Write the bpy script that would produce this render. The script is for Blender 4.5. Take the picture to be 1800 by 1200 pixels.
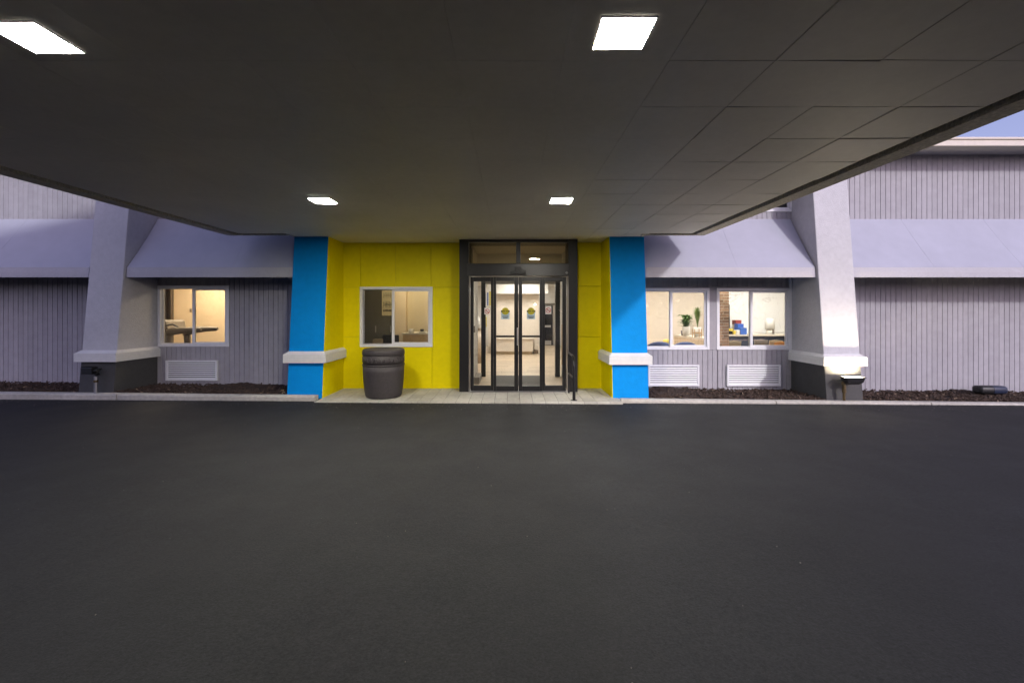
import bpy, math, random
from mathutils import Vector, Matrix, Euler
random.seed(7)
R = math.radians
for o in list(bpy.data.objects): bpy.data.objects.remove(o)
scene = bpy.context.scene
col = scene.collection

# ------------------------------------------------------------------ camera, sky, sun, exposure
H = 1.54                                   # eye height
cam = bpy.data.objects.new('camera', bpy.data.cameras.new('camera'))
col.objects.link(cam); scene.camera = cam
cam.location = (0, 0, H); cam.rotation_euler = (R(90), 0, 0)
cam.data.sensor_width = 36; cam.data.lens = 16
cam.data.shift_x = 2/1800; cam.data.shift_y = -53/1800
cam.data.clip_start = .05; cam.data.clip_end = 2000

SUN_EL, SUN_ROT = R(27), R(149.5)          # low light from behind the camera, to the right
world = bpy.data.worlds.new('World'); scene.world = world; world.use_nodes = True
wn = world.node_tree.nodes; wl = world.node_tree.links
sky = wn.new('ShaderNodeTexSky'); sky.sky_type = 'NISHITA'; sky.sun_disc = False
sky.sun_elevation = SUN_EL; sky.sun_rotation = SUN_ROT
sky.air_density = 1.0; sky.dust_density = 2.0; sky.ozone_density = 3.0
hs = wn.new('ShaderNodeHueSaturation'); hs.inputs['Saturation'].default_value = .76; wl.new(sky.outputs[0], hs.inputs['Color'])
tint = wn.new('ShaderNodeMix'); tint.data_type = 'RGBA'; tint.blend_type = 'MULTIPLY'; tint.inputs[0].default_value = 1
wl.new(hs.outputs[0], tint.inputs[6]); tint.inputs[7].default_value = (1.13, .955, 1.20, 1)      # lavender dusk air
wl.new(tint.outputs[2], wn['Background'].inputs[0]); wn['Background'].inputs[1].default_value = .15
sl = bpy.data.lights.new('sun', 'SUN'); sl.energy = 1.65; sl.angle = R(3); sl.color = (1, .975, .975)
sun = bpy.data.objects.new('sun', sl); col.objects.link(sun); sun.location = (6, -10, 9)
sun.rotation_euler = Vector((-math.sin(SUN_ROT)*math.cos(SUN_EL), -math.cos(SUN_ROT)*math.cos(SUN_EL), -math.sin(SUN_EL))).to_track_quat('-Z', 'Y').to_euler()
scene.view_settings.view_transform = 'Standard'; scene.view_settings.look = 'None'
scene.view_settings.exposure = .22; scene.view_settings.gamma = 1; scene.view_settings.use_curve_mapping = False
scene.render.engine = 'CYCLES'
scene.cycles.use_denoising = True
scene.cycles.max_bounces = 8; scene.cycles.transparent_max_bounces = 16
scene.cycles.sample_clamp_indirect = 6; scene.cycles.caustics_reflective = False; scene.cycles.caustics_refractive = False
L_CANOPY, L_ROOM = 350, 1.95

# ------------------------------------------------------------------ helpers
W = {}                                      # world position of each object's origin
class MB:
    def __init__(s): s.v = []; s.f = []; s.sm = []
    def poly(s, pts, smooth=False):
        n = len(s.v); s.v += [tuple(p) for p in pts]; s.f.append(tuple(range(n, n+len(pts)))); s.sm.append(smooth); return s
    def grid(s, vs, fs, smooth=False):
        n = len(s.v); s.v += [tuple(p) for p in vs]
        for f in fs: s.f.append(tuple(i+n for i in f)); s.sm.append(smooth)
        return s
    def box(s, x0, x1, y0, y1, z0, z1):
        return s.grid([(x0,y0,z0),(x1,y0,z0),(x1,y1,z0),(x0,y1,z0),(x0,y0,z1),(x1,y0,z1),(x1,y1,z1),(x0,y1,z1)],
            [(0,3,2,1),(4,5,6,7),(0,1,5,4),(1,2,6,5),(2,3,7,6),(3,0,4,7)])
    def prism(s, ring0, ring1, smooth=False):
        n = len(ring0)
        s.grid(list(ring0)+list(ring1), [(i, (i+1)%n, n+(i+1)%n, n+i) for i in range(n)], smooth)
        s.poly(list(reversed(ring0))); s.poly(ring1); return s
    def lathe(s, c, prof, n=48, flat_cap=True):
        vs = []; fs = []
        for r, z in prof:
            for k in range(n):
                a = 2*math.pi*k/n; vs.append((c[0]+r*math.cos(a), c[1]+r*math.sin(a), c[2]+z))
        for j in range(len(prof)-1):
            for k in range(n):
                fs.append((j*n+k, j*n+(k+1)%n, (j+1)*n+(k+1)%n, (j+1)*n+k))
        s.grid(vs, fs, True)
        s.poly(list(reversed(vs[:n]))); s.poly(vs[-n:]); return s
    def tube(s, pts, r, n=10):
        pts = [Vector(p) for p in pts]; rings = []
        up = Vector((.123, .05, 1)).normalized()
        for i, p in enumerate(pts):
            d = (pts[min(i+1, len(pts)-1)]-pts[max(i-1, 0)]).normalized()
            a = d.cross(up)
            if a.length < .2: a = d.cross(Vector((1, .1, 0)))
            a.normalize(); b = d.cross(a); rr = r[i] if isinstance(r, (list, tuple)) else r
            rings.append([p+a*math.cos(2*math.pi*k/n)*rr+b*math.sin(2*math.pi*k/n)*rr for k in range(n)])
        vs = [v for rg in rings for v in rg]; fs = []
        for j in range(len(rings)-1):
            for k in range(n): fs.append((j*n+k, j*n+(k+1)%n, (j+1)*n+(k+1)%n, (j+1)*n+k))
        s.grid(vs, fs, True); s.poly(list(reversed(rings[0]))); s.poly(rings[-1]); return s
    def disc(s, c, r0, r1, y0, y1, n=32):       # flat ring in the XZ plane with thickness
        cx, cz = c
        P = lambda r, k, y: (cx+r*math.cos(2*math.pi*k/n), y, cz+r*math.sin(2*math.pi*k/n))
        if r0 <= 0: return s.prism([P(r1, k, y0) for k in range(n)], [P(r1, k, y1) for k in range(n)])
        vs = [P(r, k, y) for (r, y) in ((r0,y0),(r1,y0),(r1,y1),(r0,y1)) for k in range(n)]; fs = []
        for j in range(4):
            for k in range(n): fs.append((j*n+k, j*n+(k+1)%n, ((j+1)%4)*n+(k+1)%n, ((j+1)%4)*n+k))
        return s.grid(vs, fs)
    def mesh(s, name, off=Vector()):
        me = bpy.data.meshes.new(name)
        me.from_pydata([(v[0]-off[0], v[1]-off[1], v[2]-off[2]) for v in s.v], [], s.f)
        me.polygons.foreach_set('use_smooth', s.sm); me.validate(); me.update()
        import bmesh
        bm = bmesh.new(); bm.from_mesh(me); bmesh.ops.recalc_face_normals(bm, faces=bm.faces); bm.to_mesh(me); bm.free()
        return me
    def build(s, name, m, parent=None, bevel=0):
        off = W[parent] if parent else Vector()
        if not parent and s.v:
            xs, ys, zs = zip(*s.v); off = Vector(((min(xs)+max(xs))/2, (min(ys)+max(ys))/2, min(zs)))
        o = bpy.data.objects.new(name, s.mesh(name, off)); col.objects.link(o)
        o.data.materials.append(m); W[o] = off.copy()
        if parent: o.parent = parent
        else: o.location = off
        if bevel:
            md = o.modifiers.new('edge', 'BEVEL'); md.width = bevel; md.segments = 2; md.limit_method = 'ANGLE'; md.angle_limit = R(35)
        return o
def tag(o, label=None, cat=None, group=None, kind=None):
    if label: o['label'] = label
    if cat: o['category'] = cat
    if group: o['group'] = group
    if kind: o['kind'] = kind
    return o
def thing(name, loc, label, cat, group=None):
    o = bpy.data.objects.new(name, None); o.empty_display_size = .1
    col.objects.link(o); o.location = loc; W[o] = Vector(loc)
    return tag(o, label, cat, group)
def group_part(name, parent, loc=None):           # an Empty that is a part with sub-parts
    o = bpy.data.objects.new(name, None); o.empty_display_size = .1; col.objects.link(o); o.parent = parent
    w = Vector(loc) if loc else W[parent].copy(); o.location = w-W[parent]; W[o] = w; return o
_cache = {}
def board(name, m, parent, x0, x1, y0, y1, z0, z1, ch=.003):   # shared-mesh slab facing -Y with chamfered front edges
    w, h, t = round(x1-x0, 4), round(z1-z0, 4), round(y1-y0, 4)
    key = (name, m.name, w, h, t, ch)
    if key not in _cache:
        b = MB()
        b.prism([(-w/2,0,-h/2+0),(w/2,0,-h/2),(w/2,0,h/2),(-w/2,0,h/2)], [(-w/2,-t+ch,-h/2),(w/2,-t+ch,-h/2),(w/2,-t+ch,h/2),(-w/2,-t+ch,h/2)])
        b.f.pop(); b.sm.pop()
        b.prism([(-w/2,-t+ch,-h/2),(w/2,-t+ch,-h/2),(w/2,-t+ch,h/2),(-w/2,-t+ch,h/2)],
                [(-w/2+ch,-t,-h/2+ch),(w/2-ch,-t,-h/2+ch),(w/2-ch,-t,h/2-ch),(-w/2+ch,-t,h/2-ch)])
        b.f.pop(-2); b.sm.pop(-2)
        me = b.mesh(name); me.materials.append(m); _cache[key] = me
    o = bpy.data.objects.new(name, _cache[key]); col.objects.link(o)
    p = Vector(((x0+x1)/2, y1, (z0+z1)/2)); W[o] = p
    if parent: o.parent = parent; o.location = p-W[parent]
    else: o.location = p
    return o
def PX(px, d): return (px-898)/800*d              # photo column -> X at depth d (the measured survey of the facade)
def PZ(py, d): return H+(547-py)/800*d

# ------------------------------------------------------------------ materials
def mat(name, c, rough=.6, nscale=0, namt=.0, bscale=0, bstr=0, metal=0, spec=.5, rnd=0, bdist=.004, big=0):
    m = bpy.data.materials.new(name); m.use_nodes = True; nt = m.node_tree; N = nt.nodes; Lk = nt.links
    p = N['Principled BSDF']; p.inputs['Roughness'].default_value = rough; p.inputs['Metallic'].default_value = metal
    p.inputs['Specular IOR Level'].default_value = spec; p.inputs['Base Color'].default_value = (*c, 1)
    tc = N.new('ShaderNodeTexCoord'); geo = N.new('ShaderNodeNewGeometry')
    fac = None
    def mul(a, b):
        q = N.new('ShaderNodeMath'); q.operation = 'MULTIPLY'
        for i, s in enumerate((a, b)):
            if isinstance(s, (int, float)): q.inputs[i].default_value = s
            else: Lk.new(s, q.inputs[i])
        return q.outputs[0]
    def rng(sock, lo, hi, a=.3, b=.7):
        q = N.new('ShaderNodeMapRange'); Lk.new(sock, q.inputs[0]); q.inputs[1].default_value = a; q.inputs[2].default_value = b
        q.inputs[3].default_value = lo; q.inputs[4].default_value = hi; return q.outputs[0]
    if nscale:
        n = N.new('ShaderNodeTexNoise'); n.inputs['Scale'].default_value = nscale; n.inputs['Detail'].default_value = 6; Lk.new(geo.outputs['Position'], n.inputs['Vector'])
        fac = rng(n.outputs['Fac'], 1-namt, 1+namt)
    if big:
        n = N.new('ShaderNodeTexNoise'); n.inputs['Scale'].default_value = .9; n.inputs['Detail'].default_value = 5; n.inputs['Roughness'].default_value = .6; Lk.new(geo.outputs['Position'], n.inputs['Vector'])
        f2 = rng(n.outputs['Fac'], 1-big, 1+big); fac = mul(fac, f2) if fac else f2
    if rnd:
        oi = N.new('ShaderNodeObjectInfo'); f3 = rng(oi.outputs['Random'], 1-rnd, 1+rnd, 0, 1); fac = mul(fac, f3) if fac else f3
    if fac:
        mx = N.new('ShaderNodeVectorMath'); mx.operation = 'SCALE'; mx.inputs[0].default_value = c; Lk.new(fac, mx.inputs['Scale']); Lk.new(mx.outputs[0], p.inputs['Base Color'])
    if bscale:
        n = N.new('ShaderNodeTexNoise'); n.inputs['Scale'].default_value = bscale; n.inputs['Detail'].default_value = 5; Lk.new(geo.outputs['Position'], n.inputs['Vector'])
        b = N.new('ShaderNodeBump'); b.inputs['Strength'].default_value = bstr; b.inputs['Distance'].default_value = bdist; Lk.new(n.outputs['Fac'], b.inputs['Height']); Lk.new(b.outputs[0], p.inputs['Normal'])
    return m
def emit(name, c, s):
    m = bpy.data.materials.new(name); m.use_nodes = True; N = m.node_tree.nodes; N.clear()
    e = N.new('ShaderNodeEmission'); e.inputs[0].default_value = (*c, 1); e.inputs[1].default_value = s
    o = N.new('ShaderNodeOutputMaterial'); m.node_tree.links.new(e.outputs[0], o.inputs[0]); return m
def glass(name, tint=(1,1,1), opaque=0, refl=1.0):
    m = bpy.data.materials.new(name); m.use_nodes = True; N = m.node_tree.nodes; Lk = m.node_tree.links; N.clear()
    t = N.new('ShaderNodeBsdfTransparent'); t.inputs[0].default_value = (*tint, 1)
    g = N.new('ShaderNodeBsdfGlossy'); g.inputs['Roughness'].default_value = .01; g.inputs[0].default_value = (refl, refl, refl, 1)
    fr = N.new('ShaderNodeFresnel'); fr.inputs[0].default_value = 1.45
    mx = N.new('ShaderNodeMixShader'); Lk.new(fr.outputs[0], mx.inputs[0]); Lk.new(t.outputs[0], mx.inputs[1]); Lk.new(g.outputs[0], mx.inputs[2])
    last = mx
    if opaque:
        d = N.new('ShaderNodeBsdfDiffuse'); d.inputs[0].default_value = (.03, .03, .03, 1)
        m2 = N.new('ShaderNodeMixShader'); m2.inputs[0].default_value = opaque; Lk.new(t.outputs[0], m2.inputs[1]); Lk.new(d.outputs[0], m2.inputs[2]); last = m2
    o = N.new('ShaderNodeOutputMaterial'); Lk.new(last.outputs[0], o.inputs[0]); return m

def asphalt_mat():
    m = bpy.data.materials.new('asphalt'); m.use_nodes = True; N = m.node_tree.nodes; Lk = m.node_tree.links; p = N['Principled BSDF']
    g = N.new('ShaderNodeNewGeometry')
    def noise(sc, det=6, ro=.6):
        n = N.new('ShaderNodeTexNoise'); n.inputs['Scale'].default_value = sc; n.inputs['Detail'].default_value = det; n.inputs['Roughness'].default_value = ro; Lk.new(g.outputs['Position'], n.inputs['Vector']); return n.outputs['Fac']
    def rng(s, a, b, lo, hi):
        q = N.new('ShaderNodeMapRange'); Lk.new(s, q.inputs[0])
        for i, v in enumerate((a, b, lo, hi)): q.inputs[i+1].default_value = v
        return q.outputs[0]
    def op(o, a, b):
        q = N.new('ShaderNodeMath'); q.operation = o
        for i, s in enumerate((a, b)):
            if isinstance(s, (int, float)): q.inputs[i].default_value = s
            else: Lk.new(s, q.inputs[i])
        return q.outputs[0]
    patch = rng(noise(.55, 7), .3, .7, .93, 1.07); grain = op('MULTIPLY', rng(noise(75, 3, .75), .3, .7, .55, 1.5), rng(noise(26, 4, .7), .3, .7, .8, 1.2))
    v = N.new('ShaderNodeTexVoronoi'); v.inputs['Scale'].default_value = 60; Lk.new(g.outputs['Position'], v.inputs['Vector'])
    spk = rng(v.outputs['Distance'], .0, .2, 1.7, 1.0)
    v2 = N.new('ShaderNodeTexVoronoi'); v2.inputs['Scale'].default_value = 7; Lk.new(g.outputs['Position'], v2.inputs['Vector'])
    stone = rng(v2.outputs['Distance'], .012, .03, 3.2, 1.0)
    f = op('MULTIPLY', op('MULTIPLY', patch, grain), op('MULTIPLY', spk, stone))
    sc = N.new('ShaderNodeVectorMath'); sc.operation = 'SCALE'; sc.inputs[0].default_value = (.0142, .0148, .0162); Lk.new(f, sc.inputs['Scale']); Lk.new(sc.outputs[0], p.inputs['Base Color'])
    Lk.new(rng(noise(1.6, 5), .3, .7, .74, .84), p.inputs['Roughness']); p.inputs['Specular IOR Level'].default_value = .3
    b = N.new('ShaderNodeBump'); b.inputs['Strength'].default_value = .55; b.inputs['Distance'].default_value = .006
    Lk.new(op('ADD', op('MULTIPLY', noise(75, 4, .75), 1.0), op('MULTIPLY', noise(3, 4), .5)), b.inputs['Height']); Lk.new(b.outputs[0], p.inputs['Normal'])
    return m
def marble_mat():
    m = bpy.data.materials.new('marble'); m.use_nodes = True; N = m.node_tree.nodes; Lk = m.node_tree.links; p = N['Principled BSDF']
    g = N.new('ShaderNodeNewGeometry'); n = N.new('ShaderNodeTexNoise'); n.inputs['Scale'].default_value = 1.1; n.inputs['Detail'].default_value = 5
    n.inputs['Distortion'].default_value = 1.2; Lk.new(g.outputs['Position'], n.inputs['Vector'])
    r = N.new('ShaderNodeValToRGB'); e = r.color_ramp.elements
    e[0].position = .493; e[0].color = (.84,.83,.80,1); e[1].position = .507; e[1].color = (.84,.83,.80,1)
    k = e.new(.5); k.color = (.62,.59,.56,1)
    Lk.new(n.outputs['Fac'], r.inputs[0]); Lk.new(r.outputs[0], p.inputs['Base Color']); p.inputs['Roughness'].default_value = .35; return m

M = dict(
    asphalt=asphalt_mat(), marble=marble_mat(),
    siding=mat('siding_paint', (.355,.345,.372), .65, 9, .06, 60, .15, rnd=.045, big=.07),
    groove=mat('siding_backing', (.32,.312,.335), .8),
    awning=mat('awning_cloth', (.39,.40,.475), .75, 5, .025, 350, .12, big=.045, bdist=.002),
    valance=mat('awning_valance_cloth', (.46,.455,.49), .75, 30, .03, 350, .12, big=.04, bdist=.002),
    stucco=mat('grey_stucco', (.52,.52,.545), .85, 14, .05, 55, .45, big=.05, bdist=.012),
    stucco_dark=mat('charcoal_stucco', (.06,.06,.06), .8, 14, .08, 55, .4, big=.08, bdist=.01),
    blue=mat('blue_stucco', (.0,.25,.68), .65, 12, .04, 45, .3, big=.05, bdist=.01, spec=.12),
    yellow=mat('yellow_paint', (.79,.675,.0), .55, 12, .03, 40, .12, big=.04, rnd=.02, spec=.15),
    yellow_dark=mat('yellow_joint', (.5,.43,.01), .7),
    belt=mat('white_band_paint', (.68,.68,.67), .6, 16, .04, 30, .2, big=.05),
    soffit=mat('soffit_panel', (.64,.615,.56), .6, 20, .03, 90, .1, rnd=.02, big=.07),
    dark=mat('dark_recess', (.02,.02,.02), .9),
    fascia=mat('rough_fascia', (.56,.52,.45), .9, 40, .25, 70, .9, big=.12, bdist=.02),
    cream=mat('cream_gutter', (.62,.56,.48), .5, 10, .05),
    eave=mat('eave_soffit', (.3,.29,.28), .7, 10, .05),
    roof=mat('roof_felt', (.15,.15,.16), .9, 10, .1),
    concrete=mat('concrete', (.47,.45,.40), .85, 18, .14, 60, .4, big=.15, bdist=.006),
    paver=mat('pale_paver', (.44,.425,.37), .75, 18, .12, 70, .3, rnd=.08, big=.12),
    grout=mat('paver_joint', (.14,.135,.12), .9),
    mulch=mat('mulch', (.04,.027,.02), .95, 60, .5, 90, .9, big=.3, bdist=.02),
    chip=mat('mulch_chip', (.06,.038,.027), .9, 30, .4),
    chip_pale=mat('mulch_chip_pale', (.30,.22,.15), .9, 30, .3),
    white=mat('white_metal', (.76,.77,.79), .4, 20, .03),
    slat=mat('grille_metal', (.76,.77,.79), .4, 20, .03),
    bronze=mat('dark_bronze', (.011,.0108,.011), .36, 15, .1, spec=.4),
    bronze2=mat('dark_bronze_header', (.018,.0175,.018), .35, 15, .1),
    steel=mat('brushed_steel', (.45,.45,.46), .35, metal=.9),
    bin=mat('brown_plastic', (.046,.040,.039), .6, 30, .15, 160, .4, big=.1),
    black=mat('black_plastic', (.012,.012,.013), .45),
    navy=mat('navy_plastic', (.018,.026,.055), .4),
    brass=mat('aged_brass', (.10,.07,.03), .5, 40, .4, metal=.5),
    beige=mat('beige_wall', (.66,.58,.485), .7, 8, .02),
    gym_wall=mat('warm_wall', (.68,.55,.39), .7, 8, .02),
    office_wall=mat('office_wall', (.58,.49,.33), .7, 8, .02),
    office_dark=mat('olive_wall', (.15,.135,.10), .8, 8, .03),
    white_wall=mat('white_wall', (.68,.65,.60), .6, 8, .02),
    ceil=mat('room_ceiling', (.62,.58,.52), .8),
    wood=mat('wood_plank', (.52,.41,.29), .4, 14, .12, rnd=.10, big=.08),
    woodf=mat('pine_wood', (.56,.38,.2), .5, 14, .1),
    carpet=mat('carpet', (.09,.08,.07), .95, 60, .2),
    matg=mat('entrance_mat', (.13,.125,.12), .95, 120, .25),
    brown=mat('brown_curtain', (.16,.115,.075), .8, 10, .15),
    grey=mat('grey_plastic', (.19,.165,.135), .5),
    paper=mat('cream_paper', (.85,.72,.45), .8, 12, .06), ink=mat('dark_ink', (.04,.035,.025), .8),
    brick=mat('brick', (.40,.25,.15), .85, 30, .25, 80, .4, rnd=.35), mortar=mat('mortar', (.6,.52,.4), .9),
    navyp=mat('navy_cabinet', (.022,.03,.055), .5), counter=mat('counter_top', (.62,.56,.47), .35),
    red=mat('red_box', (.25,.035,.025), .5), bluep=mat('blue_box', (.03,.10,.38), .5), yel=mat('yellow_label', (.55,.42,.05), .5),
    leaf=mat('leaf', (.09,.16,.045), .5, rnd=.1), leaf2=mat('grass_blade', (.15,.22,.06), .5), pot=mat('white_pot', (.6,.57,.52), .4), potg=mat('grey_pot', (.17,.16,.17), .6),
    orange=mat('orange_seat', (.55,.22,.05), .5), tanc=mat('tan_seat', (.36,.28,.17), .6), blues=mat('blue_upholstery', (.06,.085,.19), .9),
    st_blue=mat('sticker_blue', (.40,.53,.60), .4), st_yel=mat('sticker_yellow', (.45,.40,.01), .4), st_white=mat('sticker_white', (.7,.68,.65), .4), st_red=mat('sticker_red', (.42,.06,.05), .4),
    glass=glass('clear_glass', (.96,.97,.96)), glass2=glass('door_glass', (.95,.96,.95)), screen=glass('insect_screen', (1,1,1), .2), tglass=glass('transom_glass', (.70,.66,.53), refl=1.0),
    dglass=glass('dark_glass', (.25,.27,.3)),
    lamp=emit('lamp_panel', (1.0,.935,.82), L_CANOPY*1.3), lamp_near_dim=emit('near_dim_lamp_panel', (1.0,.935,.82), L_CANOPY*.5), flood=emit('flood_lens', (1.0,.84,.58), 420),  # panels nearest the camera are dimmed to keep the foreground asphalt dark
    entry_fill=emit('entry_fill_strip', (1,.9,.76), 16*L_ROOM), room_office=emit('room_lamp_office', (1,.86,.62), 8*L_ROOM), room_warm=emit('room_lamp_warm', (1,.80,.55), 13*L_ROOM), room_neutral=emit('room_lamp_neutral', (1,.93,.84), 14*L_ROOM), room_dim=emit('room_lamp_dim', (1,.85,.6), 5*L_ROOM), room_white=emit('room_lamp_white', (1,.97,.93), 13*L_ROOM),
    bulb=emit('small_lamp', (1,.85,.6), 8),
)

# ------------------------------------------------------------------ levels of the site (it falls gently to the right)
D = 8.85                                             # facade plane
za = lambda x: .015-.006*x                           # asphalt
zc = lambda x: .08-.0105*x                          # kerb top
zm = lambda x: .052-.0095*x                          # mulch bed
CURB0, CURB1 = 7.62, 7.77
LB0, LB1, RB0, RB1 = -3.87, -3.255, 1.755, 2.382     # blue pillars
LG0, LG1, RG0, RG1 = -7.48, -6.87, 5.45, 6.084       # grey pillars
ENDL, ENDR = -16.0, 16.0
EAVE_Z = 4.58

# asphalt sheet out to the horizon
b = MB()
b.poly([(-600,-600,za(0)), (600,-600,za(0)), (600,-7,za(0)), (-600,-7,za(0))])
xs = [-600,-20,20,600]; zz = [za(0), za(-20), za(20), za(0)]
for i in range(3):
    b.poly([(xs[i],-7,zz[i] if abs(xs[i])<30 else za(0)),(xs[i+1],-7,zz[i+1]),(xs[i+1],9.2,zz[i+1]),(xs[i],9.2,zz[i])])
b.v[4+0:4+0] = []
b.poly([(-600,9.2,za(0)-.2),(600,9.2,za(0)-.2),(600,600,za(0)-.2),(-600,600,za(0)-.2)])
tag(b.build('ground', M['asphalt']), kind='structure')

# kerbs
def kerb(x0, x1, seg):
    root = bpy.data.objects.new('kerb', None); col.objects.link(root); root.location = (x0, CURB0, 0); W[root] = Vector((x0, CURB0, 0)); tag(root, kind='structure')
    x = x0; k = 0
    while x < x1-.01:
        e = min(x+seg, x1)
        if x1-e < .5: e = x1
        b = MB(); n = max(2, int((e-x)/.12)); rows = []
        for i in range(n+1):
            u = x+(e-x-.012)*i/n; j = random.uniform(-.007, .007)
            rows.append([(u,CURB0+.012+j,za(u)-.12),(u,CURB0+j,zc(u)-.018),(u,CURB0+.018+j,zc(u)+random.uniform(-.003,.003)),(u,CURB1,zc(u)+.002),(u,CURB1,za(u)-.12)])
        vs = [p for r in rows for p in r]; fs = []
        for i in range(n):
            for q in range(4): fs.append((i*5+q, i*5+q+1, (i+1)*5+q+1, (i+1)*5+q))
        b.grid(vs, fs); b.poly(rows[0]); b.poly(list(reversed(rows[-1])))
        b.build('kerb_stone', M['concrete'], root); x = e
kerb(ENDL, LB1-.02, 2.35); kerb(RB0+.1, ENDR, 2.6)

# entrance pavement
SWZ, SW0 = .045, 7.52
pv = bpy.data.objects.new('pavement', None); col.objects.link(pv); pv.location = (0, SW0, 0); W[pv] = Vector((0, SW0, 0)); tag(pv, kind='structure')
MB().box(LB1-.0, RB0+.1, SW0+.008, D+.2, -.2, SWZ-.006).build('bedding', M['grout'], pv)
pw, pd = .212, .335
nx = int(round((RB0-LB1+.1)/pw))
for i in range(nx):
    for j in range(4):
        x0 = LB1+(RB0+.1-LB1)*i/nx; x1 = LB1+(RB0+.1-LB1)*(i+1)/nx; y0 = SW0+j*pd; y1 = min(y0+pd, D-.0)
        key = ('paver', j)
        if key not in _cache:
            w = x1-x0-.006; h = y1-y0-.006; q = MB(); c = .003
            q.prism([(-w/2,-h/2,-.05),(w/2,-h/2,-.05),(w/2,h/2,-.05),(-w/2,h/2,-.05)], [(-w/2,-h/2,-c),(w/2,-h/2,-c),(w/2,h/2,-c),(-w/2,h/2,-c)]); q.f.pop(); q.sm.pop()
            q.prism([(-w/2,-h/2,-c),(w/2,-h/2,-c),(w/2,h/2,-c),(-w/2,h/2,-c)], [(-w/2+c,-h/2+c,0),(w/2-c,-h/2+c,0),(w/2-c,h/2-c,0),(-w/2+c,h/2-c,0)]); q.f.pop(-2); q.sm.pop(-2)
            me = q.mesh('paver'); me.materials.append(M['paver']); _cache[key] = me
        o = bpy.data.objects.new('paver', _cache[key]); col.objects.link(o); o.parent = pv
        o.location = Vector(((x0+x1)/2, (y0+y1)/2, SWZ+random.uniform(-.0015,.0015)))-W[pv]
        o.rotation_euler = (random.uniform(-.002,.002), random.uniform(-.003,.003), 0)

# mulch beds
def mulch(x0, x1):
    b = MB(); nx = int((x1-x0)/.035); ny = 32; rows = []
    for i in range(nx+1):
        for j in range(ny+1):
            x = x0+(x1-x0)*i/nx; t = j/ny; y = CURB1+.001+(D+.03-CURB1)*t
            z = zm(x)+.012*math.sin(x*3.1+y*2)+.018*math.sin(x*7.7+1+y*5)*math.sin(y*6+x)+random.uniform(-.014,.02)+.03*t*math.sin(x*2.3+.6)
            z -= .03*max(0, 1-t*8)
            rows.append((x, y, z))
    fs = [(i*(ny+1)+j, (i+1)*(ny+1)+j, (i+1)*(ny+1)+j+1, i*(ny+1)+j+1) for i in range(nx) for j in range(ny)]
    b.grid(rows, fs); o = b.build('mulch', M['mulch']); tag(o, kind='stuff')
    for nm, m, cnt, sz in (('mulch_chips', M['chip'], int((x1-x0)*420), 1), ('pale_mulch_chips', M['chip_pale'], int((x1-x0)*9), .85)):
        c = MB()
        for k in range(cnt):
            x = random.uniform(x0, x1); y = random.uniform(CURB1+.03, D-.02); z = zm(x)+random.uniform(.0, .035)
            l = random.uniform(.02,.055)*sz; w = random.uniform(.006,.014)*sz; h = random.uniform(.003,.008)
            mt = Matrix.Translation((x,y,z)) @ Euler((random.uniform(-.6,.6), random.uniform(-.6,.6), random.uniform(0,6.3))).to_matrix().to_4x4()
            P = [mt @ Vector(v) for v in ((-l,-w,-h),(l,-w*.6,-h),(l,w*.6,-h),(-l,w,-h),(-l,-w,h),(l,-w*.6,h),(l,w*.6,h),(-l,w,h))]
            c.grid(P, [(0,3,2,1),(4,5,6,7),(0,1,5,4),(1,2,6,5),(2,3,7,6),(3,0,4,7)])
        tag(c.build(nm, m), kind='stuff')
mulch(-11.2, LG0-.0); mulch(LG1, LB0); mulch(RB1, RG0); mulch(RG1, 11.2)
# shallow strips of mulch in front of the grey pillars
# ------------------------------------------------------------------ the hotel building
hotel = thing('hotel_building', (0, 14, 0), 'two storey hotel with grey board siding, tapered pillars and a yellow entrance wall', 'building')

def cells(x0, x1, z0, z1, holes):
    xs = sorted({x0, x1, *[h[k] for h in holes for k in (0,1) if x0 < h[k] < x1]})
    zs = sorted({z0, z1, *[h[k] for h in holes for k in (2,3) if z0 < h[k] < z1]})
    for i in range(len(xs)-1):
        for j in range(len(zs)-1):
            cx, cz = (xs[i]+xs[i+1])/2, (zs[j]+zs[j+1])/2
            if not any(h[0] < cx < h[1] and h[2] < cz < h[3] for h in holes): yield xs[i], xs[i+1], zs[j], zs[j+1]
def siding(x0, x1, z0, z1, holes=(), pitch=.095):
    b = MB()
    for c in cells(x0, x1, z0, z1, holes): b.box(c[0], c[1], D+.016, D+.16, c[2], c[3])
    w = b.build('siding_wall', M['groove'], hotel)
    n = int(round((x1-x0)/pitch)); p = (x1-x0)/n
    for i in range(n):
        g = .004 if i % 3 else .007
        a, e = x0+i*p+g/2, x0+(i+1)*p-.0035
        cuts = sorted({a, e, *[h[k] for h in holes for k in (0,1) if a < h[k] < e]})
        for s, t in zip(cuts, cuts[1:]):
            if t-s < .012: continue
            rz = [(z0, z1)]
            for h in holes:
                if h[0] < (s+t)/2 < h[1]:
                    rz = [q for (u, v) in rz for q in ((u, min(v, h[2])), (max(u, h[3]), v)) if q[1]-q[0] > .02]
            for (u, v) in rz: board('siding_board', M['siding'], w, s, t, D-.002, D+.0155, u, v)
    return w
Z0, ZT = -.25, EAVE_Z
WA = (-6.845, -5.487, PZ(608, D), PZ(503, D))
WB = (PX(634,D), PX(759.5,D), PZ(608.5,D), PZ(505,D))
WC = (PX(1117,D), PX(1245.5,D), PZ(613.5,D), PZ(507.5,D))
WD = (PX(1260.5,D), PX(1388,D), PZ(613.5,D), PZ(507.5,D))
WE = (PX(1262,D), PX(1391.5,D), PZ(371.5,D), PZ(371.5,D)+1.2-.15)
siding(-11.3, LG0+.1, Z0, ZT)
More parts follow.
